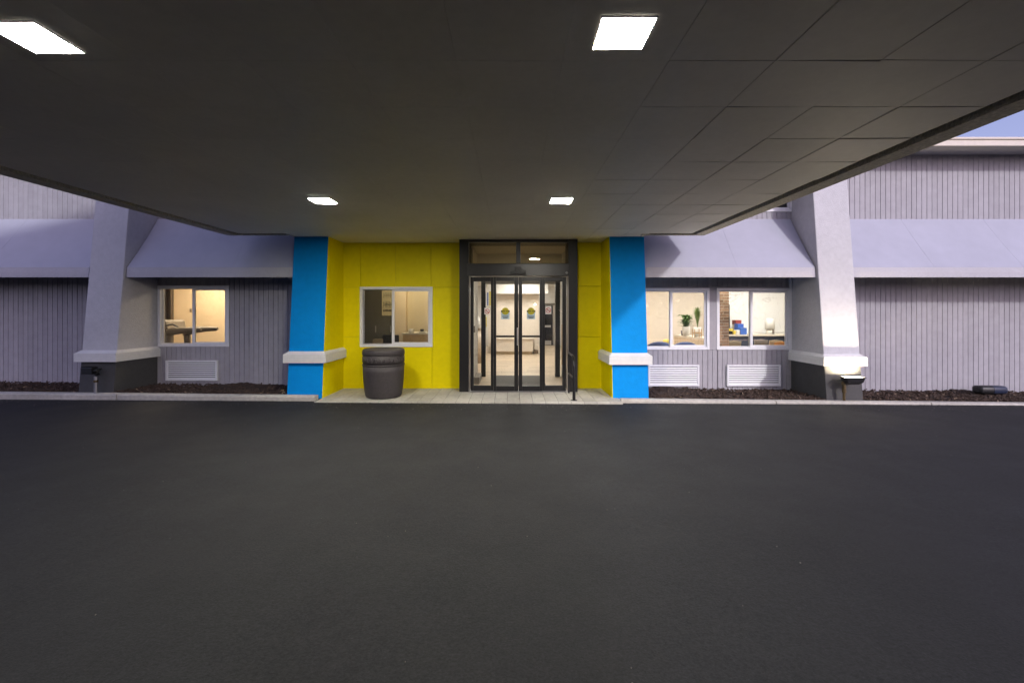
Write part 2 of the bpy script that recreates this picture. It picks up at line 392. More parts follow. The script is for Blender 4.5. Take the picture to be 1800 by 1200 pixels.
siding(LG1-.01, LB0+.1, Z0, ZT, [WA])
siding(RB1-.1, RG0+.01, Z0, ZT, [WC, WD, WE])
siding(RG1-.1, 12.2, Z0, ZT, pitch=.1)
# plain wall ends beyond the frame
for a_, c_ in ((ENDL, -11.301), (12.201, ENDR)): MB().box(a_, c_, D, D+.16, Z0, ZT).build('end_wall', M['siding'], hotel)

# yellow entrance wall
DOORX0, DOORX1 = PX(807.3,8.44), PX(1015.3,8.44)
ytop = 2.87
b = MB()
for c in cells(LB1-.05, RB0+.05, Z0, ZT, [WB, (DOORX0, DOORX1, -1, 2.9)]): b.box(c[0], c[1], D+.02, D+.16, c[2], c[3])
yw = b.build('entrance_wall', M['yellow_dark'], hotel)
c1 = [PX(p, D) for p in (634, 695.5, 757.5)]
zr = [PZ(p, D) for p in (505, 592)]
g = .0025
def ypanel(x0, x1, z0, z1): board('wall_panel', M['yellow'], yw, x0+g, x1-g, D, D+.0195, z0+g, z1-g, .0025)
xl = [LB1-.02]+c1+[DOORX0+.05]
for i in range(4): ypanel(xl[i], xl[i+1], zr[0], ytop+.03)
ypanel(xl[0], WB[0], zr[1], zr[0]); ypanel(xl[0], WB[0], Z0, zr[1])
ypanel(WB[0], WB[1], Z0, WB[2]); ypanel(WB[1], xl[4], Z0, zr[0])
xr = [DOORX1-.05, RB0+.02]
zr2 = [PZ(503, D), PZ(592, D)]
ypanel(xr[0], xr[1], zr2[0], ytop+.03); ypanel(xr[0], xr[1], zr2[1], zr2[0]); ypanel(xr[0], xr[1], Z0, zr2[1])

# pillars: the front face leans back as it rises
yf = lambda z: 7.86+.096*(z-.05)
def pillar(x0, x1, ztop, kind):
    xm = (x0+x1)/2; zb = .63-.0052*xm; bt = zb+.145; sl = bt+.05
    root = group_part('pillar', hotel, (xm, yf(0), 0))
    Y1 = D+.01
    def block(za_, zb_, a, c): return MB().prism([(a,yf(za_),za_),(c,yf(za_),za_),(c,Y1,za_),(a,Y1,za_)], [(a,yf(zb_),zb_),(c,yf(zb_),zb_),(c,Y1,zb_),(a,Y1,zb_)])
    if kind == 'grey':
        block(sl-.03, ztop, x0, x1).build('shaft', M['stucco'], root, .012)
        block(-.25, zb+.03, x0, x1).build('base', M['stucco_dark'], root, .01)
    else:
        inner = x1 if xm < 0 else x0            # the side that faces the door is yellow
        e = .006
        a, c = (x0, x1-e) if xm < 0 else (x0+e, x1)
        block(-.25, ztop, a, c).build('shaft', M['blue'], root, .004)
        s = (x1-e, x1) if xm < 0 else (x0, x0+e)
        block(-.25, ztop, s[0]+.0005, s[1]).build('side_panel', M['yellow'], root)
    p = .06; f = yf(zb)-.075; f2 = yf(sl)
    r0 = [(x0-p,f,zb),(x1+p,f,zb),(x1+p,Y1-.012,zb),(x0-p,Y1-.012,zb)]
    r1 = [(x0-p,f,bt),(x1+p,f,bt),(x1+p,Y1-.012,bt),(x0-p,Y1-.012,bt)]
    r2 = [(x0-.004,f2-.004,sl),(x1+.004,f2-.004,sl),(x1+.004,Y1-.012,sl),(x0-.004,Y1-.012,sl)]
    b = MB(); b.prism(r0, r1); b.f.pop(); b.sm.pop(); b.prism(r1, r2); b.f.pop(-2); b.sm.pop(-2)
    b.build('band', M['belt'], root, .006)
    return root
pillar(LG0, LG1, EAVE_Z, 'grey'); pillar(RG0, RG1, EAVE_Z, 'grey')
pillar(LB0, LB1, 2.95, 'blue'); pillar(RB0, RB1, 2.95, 'blue')

# eave and roof
b = MB(); b.box(ENDL, ENDR, 8.36, D+.3, EAVE_Z, EAVE_Z+.03); b.build('eave_soffit', M['eave'], hotel)
b = MB(); b.box(ENDL, ENDR, 8.325, 8.358, EAVE_Z-.012, EAVE_Z+.10); b.box(ENDL, ENDR, 8.30, 8.36, EAVE_Z+.1005, EAVE_Z+.135); b.build('gutter', M['cream'], hotel)
b = MB(); b.prism([(ENDL,8.362,EAVE_Z+.031),(ENDR,8.362,EAVE_Z+.031),(ENDR,24,EAVE_Z+.031),(ENDL,24,EAVE_Z+.031)], [(ENDL,8.362,EAVE_Z+.12),(ENDR,8.362,EAVE_Z+.12),(ENDR,24,EAVE_Z+.3),(ENDL,24,EAVE_Z+.3)]); b.build('roof', M['roof'], hotel)
b = MB(); b.box(ENDL, ENDL+.15, D+.17, 23.8, Z0, EAVE_Z); b.box(ENDR-.15, ENDR, D+.17, 23.8, Z0, EAVE_Z); b.box(ENDL, ENDR, 23.8, 23.95, Z0, EAVE_Z); b.build('outer_wall', M['siding'], hotel)
# upper floor slab keeps the rooms dark from above
b = MB(); b.box(ENDL+.2, ENDR-.2, D+.165, 23.7, 2.95, 3.1); b.build('floor_slab', M['ceil'], hotel)

# windows
def window(w, split, kind):
    x0, x1, z0, z1 = w
    root = group_part('window', hotel, ((x0+x1)/2, D, z0))
    t = .042; F0, F1 = D-.022, D+.09
    b = MB(); b.box(x0-.012, x1+.012, F0, F1, z1-t, z1+.012); b.box(x0-.012, x1+.012, F0, F1, z0-.012, z0+t)
    b.box(x0-.012, x0+t, F0, F1, z0+t+.0005, z1-t-.0005); b.box(x1-t, x1+.012, F0, F1, z0+t+.0005, z1-t-.0005)
    b.build('frame', M['white'], root, .004)
    s = x0+(x1-x0)*split
    def sash(a, c, y, tt, lt, rt):
        b = MB(); b.box(a, c, y, y+.03, z1-t-tt, z1-t-.001); b.box(a, c, y, y+.03, z0+t+.001, z0+t+tt)
        b.box(a, a+lt, y, y+.03, z0+t+tt+.0005, z1-t-tt-.0005); b.box(c-rt, c, y, y+.03, z0+t+tt+.0005, z1-t-tt-.0005)
        b.build('sash', M['white'], root, .003)
        MB().box(a+lt-.004, c-rt+.004, y+.012, y+.018, z0+t+tt-.004, z1-t-tt+.004).build('pane', M['glass'], root)
    sash(x0+t+.001, s-.001, D+.042, .012, .012, .035)
    sash(s-.035, x1-t-.001, D+.006, .036, .05, .036)
    if kind == 'screen':
        MB().box(x0+t+.002, s-.036, D+.02, D+.022, z0+t+.002, z1-t-.002).build('insect_screen', M['screen'], root)
    return root
window(WA, .5, 'plain'); window(WB, .46, 'screen'); window(WC, .5, 'plain'); window(WD, .485, 'plain'); window(WE, .5, 'plain')
# mullion cover between the two right-hand windows and trims
b = MB(); b.box(WC[1]+.0125, WD[0]-.0125, D-.014, D-.003, WC[2]-.012, WC[3]+.012); b.build('mullion_cover', M['siding'], hotel)
b = MB(); b.box(RG0-.045, RG0-.004, D-.03, D-.0025, WD[2]-.05, 2.2); b.build('corner_trim', M['white'], hotel)
b = MB(); b.box(RB1, RG0-.05, D-.03, D-.0025, WC[3]+.0125, WC[3]+.03); b.build('head_trim', M['siding'], hotel)

# ------------------------------------------------------------------ awnings
def awning(x0, x1, seams, label, endl=True, endr=True):
    root = thing('awning', ((x0+x1)/2, D, PZ(487, 8.13)), label, 'awning', 'sloping awnings between the pillars')
    zt, zf, zb, yF = 3.33, 2.325, 2.145, 8.13
    yt = D-.004
    xs = [x0]+seams+[x1]
    nrm = Vector((0, -(zt-zf), (yt-yF))).normalized()*.006
    for a, c in zip(xs, xs[1:]):
        a2, c2 = a+(.0013 if a != x0 else 0), c-(.0013 if c != x1 else 0)
        b = MB(); n = 8; vs = []; fs = []
        for i in range(n+1):
            t = i/n; sag = .012*math.sin(math.pi*t)
            for x, k in ((a2,0),(c2,0),(c2,1),(a2,1)):
                vs.append((x, yF+(yt-yF)*t+sag*.8-nrm.y*k, zf+(zt-zf)*t-sag*.6-nrm.z*k))
        for i in range(n):
            for q in range(4): fs.append((i*4+q, i*4+(q+1)%4, (i+1)*4+(q+1)%4, (i+1)*4+q))
        b.grid(vs, fs); b.poly([vs[0],vs[1],vs[2],vs[3]]); b.poly([vs[-4],vs[-3],vs[-2],vs[-1]])
        b.build('cloth_panel', M['awning'], root)
    for s_ in seams:
        b = MB(); b.prism([(s_-.012,yF+.03,zf),(s_+.012,yF+.03,zf),(s_+.012,yF+.06,zf),(s_-.012,yF+.06,zf)], [(s_-.012,yt,zt-.04),(s_+.012,yt,zt-.04),(s_+.012,yt,zt-.07),(s_-.012,yt,zt-.07)])
        b.build('rafter', M['steel'], root)
    n = max(4, int((x1-x0)/.12)); vs = []; fs = []
    for i in range(n+1):
        x = x0+(x1-x0)*i/n; w = random.uniform(-.003,.003)
        vs += [(x, yF, zf-.001), (x, yF-.012+w, (zf+zb)/2), (x, yF-.016+w*1.5, zb), (x, yF-.010+w*1.5, zb), (x, yF+.006, zf-.001)]
    for i in range(n):
        for q in range(5): fs.append((i*5+q, i*5+(q+1)%5, (i+1)*5+(q+1)%5, (i+1)*5+q))
    b = MB(); b.grid(vs, fs); b.poly(vs[:5]); b.poly(vs[-5:]); b.build('valance', M['valance'], root)
    b = MB()
    b.box(x0, x1, yF+.012, yF+.037, zf-.05, zf-.02)
    for x in ([x0+.02]+seams+[x1-.02]): b.box(x-.012, x+.012, yF+.0375, D-.004, zf-.05, zf-.025)
    b.build('frame', M['steel'], root)
    for x, on in ((x0, endl), (x1, endr)):
        if on:
            s = 1 if x == x0 else -1
            b = MB(); xa, xb = x+s*.001, x+s*.005
            b.prism([(xa,yF+.004,zb),(xa,yF+.004,zf-.01),(xa,yt-.004,zt-.012),(xa,yt-.004,zb)], [(xb,yF+.004,zb),(xb,yF+.004,zf-.01),(xb,yt-.004,zt-.012),(xb,yt-.004,zb)])
            b.build('end_panel', M['awning'], root)
    return root
awning(-11.3, -7.53, [-9.4], 'bluish grey sloping awning left of the unlit grey pillar, cut off by the photo edge', endl=True)
awning(-6.855, -3.89, [-4.98], 'grey sloping awning over the lit room window left of the entrance')
awning(2.40, 5.435, [4.05], 'grey sloping awning over the pair of windows right of the entrance')
awning(6.115, 12.0, [PX(1583,D), PX(1727,D), 10.9], 'grey sloping awning right of the floodlit pillar over a windowless wall')

# ------------------------------------------------------------------ air-conditioner grilles
def grille(x0, x1, z0, z1, label):
    root = thing('air_vent', ((x0+x1)/2, D, z0), label, 'vent', 'louvred air vents under the windows')
    y0 = D-.045; t = .035
    MB().box(x0+.01, x1-.01, D-.01, D-.003, z0+.01, z1-.01).build('backing', M['black'], root)
    b = MB(); b.box(x0, x1, y0, D-.003, z1-t, z1); b.box(x0, x1, y0, D-.003, z0, z0+t); b.box(x0, x0+t, y0, D-.003, z0+t, z1-t); b.box(x1-t, x1, y0, D-.003, z0+t, z1-t)
    b.build('frame', M['slat'], root, .004)
    n = 8; h = (z1-z0-2*t)/n; me = None
    for i in range(n):
        z = z0+t+i*h
        if me is None:
            w = x1-x0-2*t-.002; q = MB()
            q.prism([(-w/2,-.038,0),(-w/2,-.034,-.002),(-w/2,-.022,h*.56),(-w/2,-.027,h*.58)], [(w/2,-.038,0),(w/2,-.034,-.002),(w/2,-.022,h*.56),(w/2,-.027,h*.58)])
            me = q.mesh('slat'); me.materials.append(M['slat'])
        o = bpy.data.objects.new('slat', me); col.objects.link(o); o.parent = root; o.location = Vector(((x0+x1)/2, D-.006, z+h*.1))-W[root]
    return root
grille(PX(293.5,D), PX(384,D), PZ(668.5,D), PZ(633,D), 'white louvred air vent low on the wall left of the entrance')
grille(2.66, PX(1228,D), PZ(678,D), PZ(641,D), 'white louvred air vent partly behind the blue pillar right of the doors')
grille(PX(1276.5,D), PX(1371,D), PZ(678,D), PZ(641,D), 'white louvred air vent beside the floodlit grey pillar')

# ------------------------------------------------------------------ entrance canopy
CX0, CX1, CY0, CY1 = -4.93, 3.365, -4.6, 7.94
SZ = H+1.33
canopy = thing('entrance_canopy', (-.78, 1.6, SZ), 'broad flat drive-through canopy with a dark panelled underside over the entrance', 'canopy')
IX0, IX1, IY1 = CX0+.265, CX1-.265, CY1-.14
px_, py_ = .565, .548
pcache = {}
xlines = [IX1]
while xlines[-1]-px_ > IX0+.1: xlines.append(xlines[-1]-px_)
xlines.append(IX0); xlines = xlines[::-1]
ylines = [2.42-2*py_+py_*k for k in range(12)]+[IY1]
def soffit_panel(x0, x1, y0, y1):
    right = max(0, min(1, (x0-.3)/1.5)); gp = .0012+.0036*right
    w, h = round(x1-x0-gp, 4), round(y1-y0-gp, 4)
    if (w, h) not in pcache:
        q = MB(); c = .0006+.0022*right
        q.prism([(-w/2,-h/2,.02),(w/2,-h/2,.02),(w/2,h/2,.02),(-w/2,h/2,.02)], [(-w/2,-h/2,c),(w/2,-h/2,c),(w/2,h/2,c),(-w/2,h/2,c)]); q.f.pop(); q.sm.pop()
        q.prism([(-w/2,-h/2,c),(w/2,-h/2,c),(w/2,h/2,c),(-w/2,h/2,c)], [(-w/2+c,-h/2+c,0),(w/2-c,-h/2+c,0),(w/2-c,h/2-c,0),(-w/2+c,h/2-c,0)]); q.f.pop(-2); q.sm.pop(-2)
        me = q.mesh('soffit_panel'); me.materials.append(M['soffit']); pcache[(w, h)] = me
    o = bpy.data.objects.new('soffit_panel', pcache[(w, h)]); col.objects.link(o); o.parent = canopy
    k = .0004+.0035*right
    o.location = Vector(((x0+x1)/2, (y0+y1)/2, SZ+random.uniform(0, k)))-W[canopy]
    o.rotation_euler = (random.uniform(-1,1)*k*2.2, random.uniform(-1,1)*k*2.2, 0)
for j in range(len(ylines)-1):
    for i in range(len(xlines)-1): soffit_panel(xlines[i], xlines[i+1], ylines[j], ylines[j+1])
# the panelled underside runs on to the yellow wall between the blue pillars
rx = [LB0-.0]+[x for x in xlines if LB0+.2 < x < RB1-.2]+[RB1]
for i in range(len(rx)-1):
    for (a, c) in ((IY1, IY1+.5), (IY1+.5, D-.001)): soffit_panel(rx[i], rx[i+1], a, c)
MB().box(IX0, IX1, CY0+.2, ylines[0]-.003, SZ+.002, SZ+.03).build('rear_soffit', M['soffit'], canopy)
b = MB(); b.box(CX0+.2, CX1-.2, CY0+.1, CY1-.16, SZ+.05, SZ+.12); b.box(LB0, RB1, CY1-.159, D-.002, SZ+.05, SZ+.12); b.build('deck', M['dark'], canopy)
PT = 4.80; RZ = 7.95; RY = .0; BZ = 6.15       # unseen roof pitched to cast the left-hand shadow: front eave, ridge, rear eave heights
sw = .185; zf_ = SZ-.012
b = MB()
def gable(x0, x1):
    P = lambda x: [(x,CY1,zf_),(x,CY1,PT),(x,RY,RZ),(x,CY0,BZ),(x,CY0,zf_)]
    b.prism(P(x0), P(x1))
gable(CX0, CX0+sw); gable(CX1-sw, CX1)
b.box(CX0+sw, CX1-sw, CY0, CY0+sw, zf_, BZ-.01)
b.box(CX0+sw, LB0-.001, CY1-.09, CY1, zf_, PT-.02); b.box(RB1-.12, CX1-sw, CY1-.09, CY1, zf_, PT-.02); b.box(LB0, RB1-.121, CY1-.09, CY1, SZ+.121, PT-.02)
b.build('fascia', M['fascia'], canopy)
b = MB(); P = lambda x, u, k: [(x,CY1+.05,PT+k),(x,CY1+.05,PT+k+u),(x,RY,RZ+k+u+.02),(x,CY0-.05,BZ+k+u),(x,CY0-.05,BZ+k),(x,RY,RZ+k+.02)]
q0, q1 = P(CX0-.01,.06,.03), P(CX1+.01,.06,.03)
b.grid(q0+q1, [(i,(i+1)%6,6+(i+1)%6,6+i) for i in range(6)]); b.poly([q0[0],q0[1],q0[2],q0[5]]); b.poly([q0[2],q0[3],q0[4],q0[5]]); b.poly([q1[0],q1[1],q1[2],q1[5]]); b.poly([q1[2],q1[3],q1[4],q1[5]])
b.build('roof', M['roof'], canopy)  # slopes out of view, following the gables shaped for their shadow
# two supports at the far side of the drive
for x in (CX0+.6, CX1-.6):
    MB().box(x-.3, x+.3, CY0+.3, CY0+.9, -.2, SZ+.04).build('support_post', M['stucco'], canopy, .01)

def light(x, y, label, m='lamp'):
    root = thing('canopy_light', (x, y, SZ), label, 'ceiling light', 'square lights in the canopy underside')
    s = .121; z = SZ-.007
    b = MB(); e = .007
    for a in ((x-s-e,x+s+e,y-s-e,y-s),(x-s-e,x+s+e,y+s,y+s+e),(x-s-e,x-s,y-s,y+s),(x+s,x+s+e,y-s,y+s)): b.box(*a, z-.002, SZ-.0005)
    b.build('frame', M['white'], root)
    MB().box(x-s, x+s, y-s, y+s, z-.0028, SZ-.001).build('diffuser', M[m], root)
light(.536, 2.175, 'square lit canopy light near the top of the photo, right of the middle', 'lamp_near_dim')
light(-2.31, 2.21, 'square lit canopy light cut off by the upper left corner of the photo', 'lamp_near_dim')
light(.605, 5.47, 'small looking lit canopy light above the entrance doors')
light(-2.26, 5.47, 'small looking lit canopy light above the window with the bin')

# ------------------------------------------------------------------ entrance doors
DY = 8.44
ed = thing('entrance_door', ((DOORX0+DOORX1)/2, DY, SWZ), 'dark bronze automatic sliding entrance door with four glass leaves and a glazed transom', 'door')
dx = lambda p: PX(p, DY); dz = lambda p: PZ(p, DY)
ZB = SWZ
b = MB()
b.box(dx(807.3), dx(824), DY, D+.1, ZB, dz(419)); b.box(dx(999.5), dx(1015.3), DY, D+.1, ZB, dz(419))
b.box(dx(824)+.0005, dx(999.5)-.0005, DY, D+.1, dz(425.5), dz(419)-.002)
b.box(dx(824)+.0005, dx(999.5)-.0005, DY+.03, D+.1, dz(464.5), dz(462.5)); b.box(dx(907.5), dx(915), DY+.02, D+.05, dz(462.5)+.0005, dz(425.5)-.0005)
b.build('frame', M['bronze'], ed, .004)
b = MB(); b.box(dx(821), dx(1000), DY-.012, DY+.22, dz(485), dz(464)); b.build('header', M['bronze2'], ed, .006)
for a, c in ((824, 907.5), (915, 999.5)):
    MB().box(dx(a)+.003, dx(c)-.003, DY+.07, DY+.076, dz(462.5)+.001, dz(425.5)-.001).build('transom_pane', M['tglass'], ed)
for x in (825.0, 997.6):
    MB().box(dx(x)-.004, dx(x)+.010, DY+.004, DY+.03, ZB, dz(486)).build('weather_strip', M['grey'], ed)
leafs = [(826.5, 867, 832, 862.5, DY+.075, 0), (867, 911.42, 872.2, 904, DY+.03, 1), (911.6, 953.5, 918, 949, DY+.03, 1), (953.5, 996, 958.5, 989.5, DY+.075, 0)]
ztop_, zlow = dz(486), ZB+.012
def emblem(root, cx, cz, yv):
    w, h = .072, .105
    st = MB(); st.box(cx-w, cx+w, yv-.002, yv, cz-h-.008, cz+.02); st.build('sticker', M['st_blue'], root)
def sticker(leaf, x0, x1, z0, z1, yv):
    cx = (x0+x1)/2; r = (x1-x0)*.43; cz = z1-r
    b = MB(); b.box(x0, x1, yv-.0015, yv, z0, cz); b.build('sticker_plate', M['st_blue'], leaf)
    MB().disc((cx, cz), 0, r, yv-.0032, yv-.0017).build('sticker_disc', M['st_yel'], leaf)
    b = MB(); hb = r*.22
    b.box(x0-.002, cx-r*.9, yv-.0042, yv-.0034, cz-hb*1.2, cz+hb*1.1); b.box(cx+r*.9, x1+.002, yv-.0042, yv-.0034, cz-hb*1.2, cz+hb*1.1)
    # illegible wordmark: thick dark strokes across the disc
    ws = [.5,.62,.5,.6,0,.3,.6,.6]; n = len(ws); u = 2*r*.86/n
    for i, k in enumerate(ws):
        if k: b.box(cx-r*.86+i*u+u*.12, cx-r*.86+i*u+u*.8, yv-.0042, yv-.0034, cz-hb*.75, cz-hb*.75+hb*1.5*(.75+.25*(i%2)))
    b.box(cx-r*.8, cx+r*.8, yv-.0022, yv-.0016, z0+(cz-r-z0)*.55, z0+(cz-r-z0)*.72); b.box(cx-r*.65, cx+r*.65, yv-.0022, yv-.0016, z0+(cz-r-z0)*.22, z0+(cz-r-z0)*.38)
    b.build('sticker_lettering', M['ink'], leaf)
def nosmoke(leaf, x0, x1, z0, z1, yv):
    MB().box(x0, x1, yv-.0015, yv, z0, z1).build('notice', M['st_white'], leaf)
    cx, cz, r = (x0+x1)/2, (z0+z1)/2-.004, (x1-x0)*.43
    b = MB(); b.disc((cx, cz), r*.76, r, yv-.0032, yv-.0017)
    s = r*.72; w = r*.13
    b.prism([(cx-s-w*.7,yv-.0032,cz+s-w*.7),(cx-s+w*.7,yv-.0032,cz+s+w*.7),(cx+s+w*.7,yv-.0032,cz-s+w*.7),(cx+s-w*.7,yv-.0032,cz-s-w*.7)],
            [(cx-s-w*.7,yv-.0017,cz+s-w*.7),(cx-s+w*.7,yv-.0017,cz+s+w*.7),(cx+s+w*.7,yv-.0017,cz-s+w*.7),(cx+s-w*.7,yv-.0017,cz-s-w*.7)])
    b.build('prohibition_ring', M['st_red'], leaf)
    MB().box(cx-r*.5, cx+r*.5, yv-.0026, yv-.0016, cz-r*.12, cz+r*.12).build('cigarette', M['ink'], leaf)
for i, (a, c, g0, g1, y, mid) in enumerate(leafs):
    lf = group_part('door_leaf' if mid else 'side_leaf', ed, (dx((a+c)/2), y, ZB))
    zg0, zg1 = dz(678.7), dz(494)
    b = MB(); t1 = y+.045
    b.box(dx(a)+.002, dx(g0), y, t1, zlow, ztop_-.002); b.box(dx(g1), dx(c)-.002, y, t1, zlow, ztop_-.002)
    b.box(dx(g0)+.0005, dx(g1)-.0005, y, t1, zlow, zg0); b.box(dx(g0)+.0005, dx(g1)-.0005, y, t1, zg1, ztop_-.002)
    b.build('stile_frame', M['bronze'], lf, .003)
    MB().box(dx(g0)-.003, dx(g1)+.003, y+.02, y+.026, zg0-.003, zg1+.003).build('pane', M['glass2'], lf)
    if mid:
        MB().box(dx(g0)+.001, dx(g1)-.001, y+.004, y+.019, dz(593), dz(589.6)).build('push_bar', M['bronze'], lf)
        sx = 880.8 if i == 1 else 926.3
        sticker(lf, dx(sx), dx(sx+14.8), dz(561), dz(540.5), y+.0195)
        MB().tube([(dx(870.5 if i == 1 else 951.0), y-.012, dz(606)), (dx(870.5 if i == 1 else 951.0), y-.016, dz(600)), (dx(870.5 if i == 1 else 951.0), y-.012, dz(594))], .016, 8).build('flush_pull', M['black'], lf)
        if i == 1: MB().box(dx(908.6), dx(910.4), y-.01, y-.0005, dz(607), dz(576)).build('lock_strip', M['steel'], lf)
    else:
        q = (851, 861.2) if i == 0 else (959.2, 970)
        nosmoke(lf, dx(q[0]), dx(q[1]), dz(552.5 if i == 0 else 552), dz(541 if i == 0 else 537.5), y+.0195)
MB().box(dx(824), dx(998.5), DY-.02, DY+.25, SWZ+.001, SWZ+.011).build('threshold', M['steel'], ed)
b = MB(); b.box(dx(896.7), dx(924.7), DY-.075, DY-.0125, dz(482.5), dz(477)); b.box(dx(905), dx(916), DY-.04, DY-.0125, dz(477)+.0005, dz(469)); b.build('motion_sensor', M['black'], ed, .008)
b = MB(); b.lathe((0,0,0), [(.0,0),(.02,0),(.024,.02),(.018,.035),(.0,.036)], 16)
b.v = [(dx(996)+x, DY-.0125-z, dz(479.5)+y) for x, y, z in b.v]; b.build('key_switch', M['steel'], ed)

# handrail beside the doors
hx = 1.062
hr = thing('handrail', (hx, 7.62, SWZ), 'short black bent pipe handrail at the right jamb of the entrance doors', 'handrail')
top = [(hx, 8.36, .775), (hx, 7.85, .775)]
for k in range(1, 7):
    a = math.pi/2*k/6; top.append((hx, 7.85-.2*math.sin(a)-.0, .775-.2*(1-math.cos(a))))
top += [(hx, 7.65, .4)]
MB().tube(top, .019, 10).build('top_rail', M['bronze'], hr)
MB().tube([(hx, 8.36, .405), (hx, 7.67, .405)], .017, 10).build('lower_rail', M['bronze'], hr)
MB().tube([(hx, 8.34, .79), (hx, 8.34, SWZ)], .017, 10).build('post', M['bronze'], hr)
MB().tube([(hx, 7.65, .43), (hx, 7.65, SWZ)], .026, 12).build('post', M['bronze'], hr)
MB().lathe((hx, 7.65, SWZ), [(.0,0),(.055,0),(.055,.008),(.0,.009)], 20).build('base_plate', M['bronze'], hr)

# ------------------------------------------------------------------ litter bin
bx_, by_ = PX(674.5, 8.0), 8.0
bn = thing('litter_bin', (bx_, by_, SWZ), 'dark brown round plastic litter bin with a moulded scroll band under the yellow-wall window', 'bin')
MB().lathe((bx_, by_, SWZ), [(0,0),(.27,0),(.296,.012),(.312,.045),(.328,.14),(.343,.3),(.351,.45),(.354,.56),(.0,.561)], 64).build('body', M['bin'], bn)
MB().lathe((bx_, by_, SWZ), [(.3,.545),(.357,.552),(.364,.562),(.364,.572),(.357,.582),(.3,.584)], 64).build('rib', M['bin'], bn)
MB().lathe((bx_, by_, SWZ), [(.0,.575),(.352,.575),(.352,.735),(.0,.74)], 64).build('band', M['bin'], bn)
MB().lathe((bx_, by_, SWZ), [(.0,.737),(.355,.738),(.361,.744),(.363,.78),(.359,.81),(.350,.83),(.334,.84),(.30,.838),(.0,.832)], 64).build('lid', M['bin'], bn)
b = MB()                                           # moulded scroll relief round the band
for k in range(14):
    a0 = 2*math.pi*k/14; pts = []
    for i in range(19):
        t = i/18; u = (t-.5)*.36; ph = t*math.pi*3
        a = a0+u+.045*math.sin(ph*1.3); zz_ = .655+.045*math.cos(ph)*(1-.5*t)
        pts.append((bx_+.353*math.cos(a), by_+.353*math.sin(a), SWZ+zz_))
    b.tube(pts, .008, 6)
b.build('scroll_relief', M['bin'], bn)

# ------------------------------------------------------------------ ground floodlights
def tilt(b, piv, ax, ang):
    mt = Matrix.Translation(piv) @ Matrix.Rotation(ang, 4, ax) @ Matrix.Translation(-Vector(piv)); b.v = [tuple(mt @ Vector(v)) for v in b.v]; return b
fx, fy = PX(1498, 7.72), 7.71
fl = thing('floodlight', (fx-.12, fy+.05, zc(fx)), 'lit bowl-shaped floodlight shining up the front of the grey pillar right of the entrance', 'floodlight', 'floodlights at the feet of the grey pillars')
zt_ = PZ(662, 7.72)
b = MB(); ring = lambda hx_, hy_, z: [(fx-hx_,fy-hy_,z),(fx+hx_,fy-hy_,z),(fx+hx_,fy+hy_,z),(fx-hx_,fy+hy_,z)]
b.prism(ring(.095,.04,zt_-.125), ring(.14,.07,zt_-.085)); b.f.pop(); b.sm.pop(); b.prism(ring(.14,.07,zt_-.085), ring(.158,.085,zt_-.012)); b.f.pop(-2); b.sm.pop(-2)
b.build('housing', M['black'], fl, .015)
b = MB()
for a in ((fx-.165,fx+.165,fy-.092,fy-.075),(fx-.165,fx+.165,fy+.075,fy+.092),(fx-.165,fx-.148,fy-.075,fy+.075),(fx+.148,fx+.165,fy-.075,fy+.075)): b.box(*a, zt_-.012, zt_+.002)
b.build('rim', M['black'], fl)
MB().box(fx-.148, fx+.148, fy-.075, fy+.075, zt_-.0115, zt_-.006).build('lens', M['flood'], fl)
pxp = PX(1483, 7.75)
MB().tube([(pxp, fy+.03, zt_-.27), (pxp, fy+.03, zt_-.16), (pxp-.02, fy+.03, zt_-.1), (pxp-.0, fy+.03, zt_-.06), (fx-.12, fy+.02, zt_-.06)], [.035,.03,.028,.02,.018], 12).build('knuckle', M['brass'], fl)
MB().tube([(pxp, fy+.03, zc(fx)-.05), (pxp, fy+.03, zt_-.26)], .022, 12).build('stem', M['brass'], fl)
fx2, fy2 = PX(161, 7.74), 7.73
f2 = thing('floodlight', (fx2+.08, fy2, zc(fx2)), 'unlit black floodlight on a short stem before the left grey pillar', 'floodlight', 'floodlights at the feet of the grey pillars')
z2 = PZ(651, 7.74)
b = MB(); r_ = lambda s, x: [(x, fy2-.06*s, z2-.055*s), (x, fy2+.06*s, z2-.055*s), (x, fy2+.06*s, z2+.06*s), (x, fy2-.06*s, z2+.06*s)]
b.prism(r_(.8, fx2-.135), r_(1, fx2-.11)); b.f.pop(); b.sm.pop(); b.prism(r_(1, fx2-.11), r_(1, fx2+.06)); b.f.pop(-2); b.sm.pop(-2)
b.build('housing', M['black'], f2, .014)
MB().box(fx2-.12, fx2+.05, fy2-.045, fy2+.045, z2+.061, z2+.068).build('lens', M['dglass'], f2)
MB().tube([(fx2+.06, fy2, z2-.01), (fx2+.13, fy2, z2+.01), (fx2+.10, fy2, z2-.06), (fx2+.085, fy2, z2-.11)], [.03,.05,.045,.024], 12).build('knuckle', M['black'], f2)
MB().tube([(fx2+.08, fy2, zc(fx2)-.05), (fx2+.08, fy2, z2-.1)], .026, 12).build('stem', M['steel'], f2)
MB().lathe((fx2+.08, fy2, z2-.2), [(.0,0),(.033,0),(.036,.02),(.033,.04),(.0,.04)], 16).build('collar', M['brass'], f2)

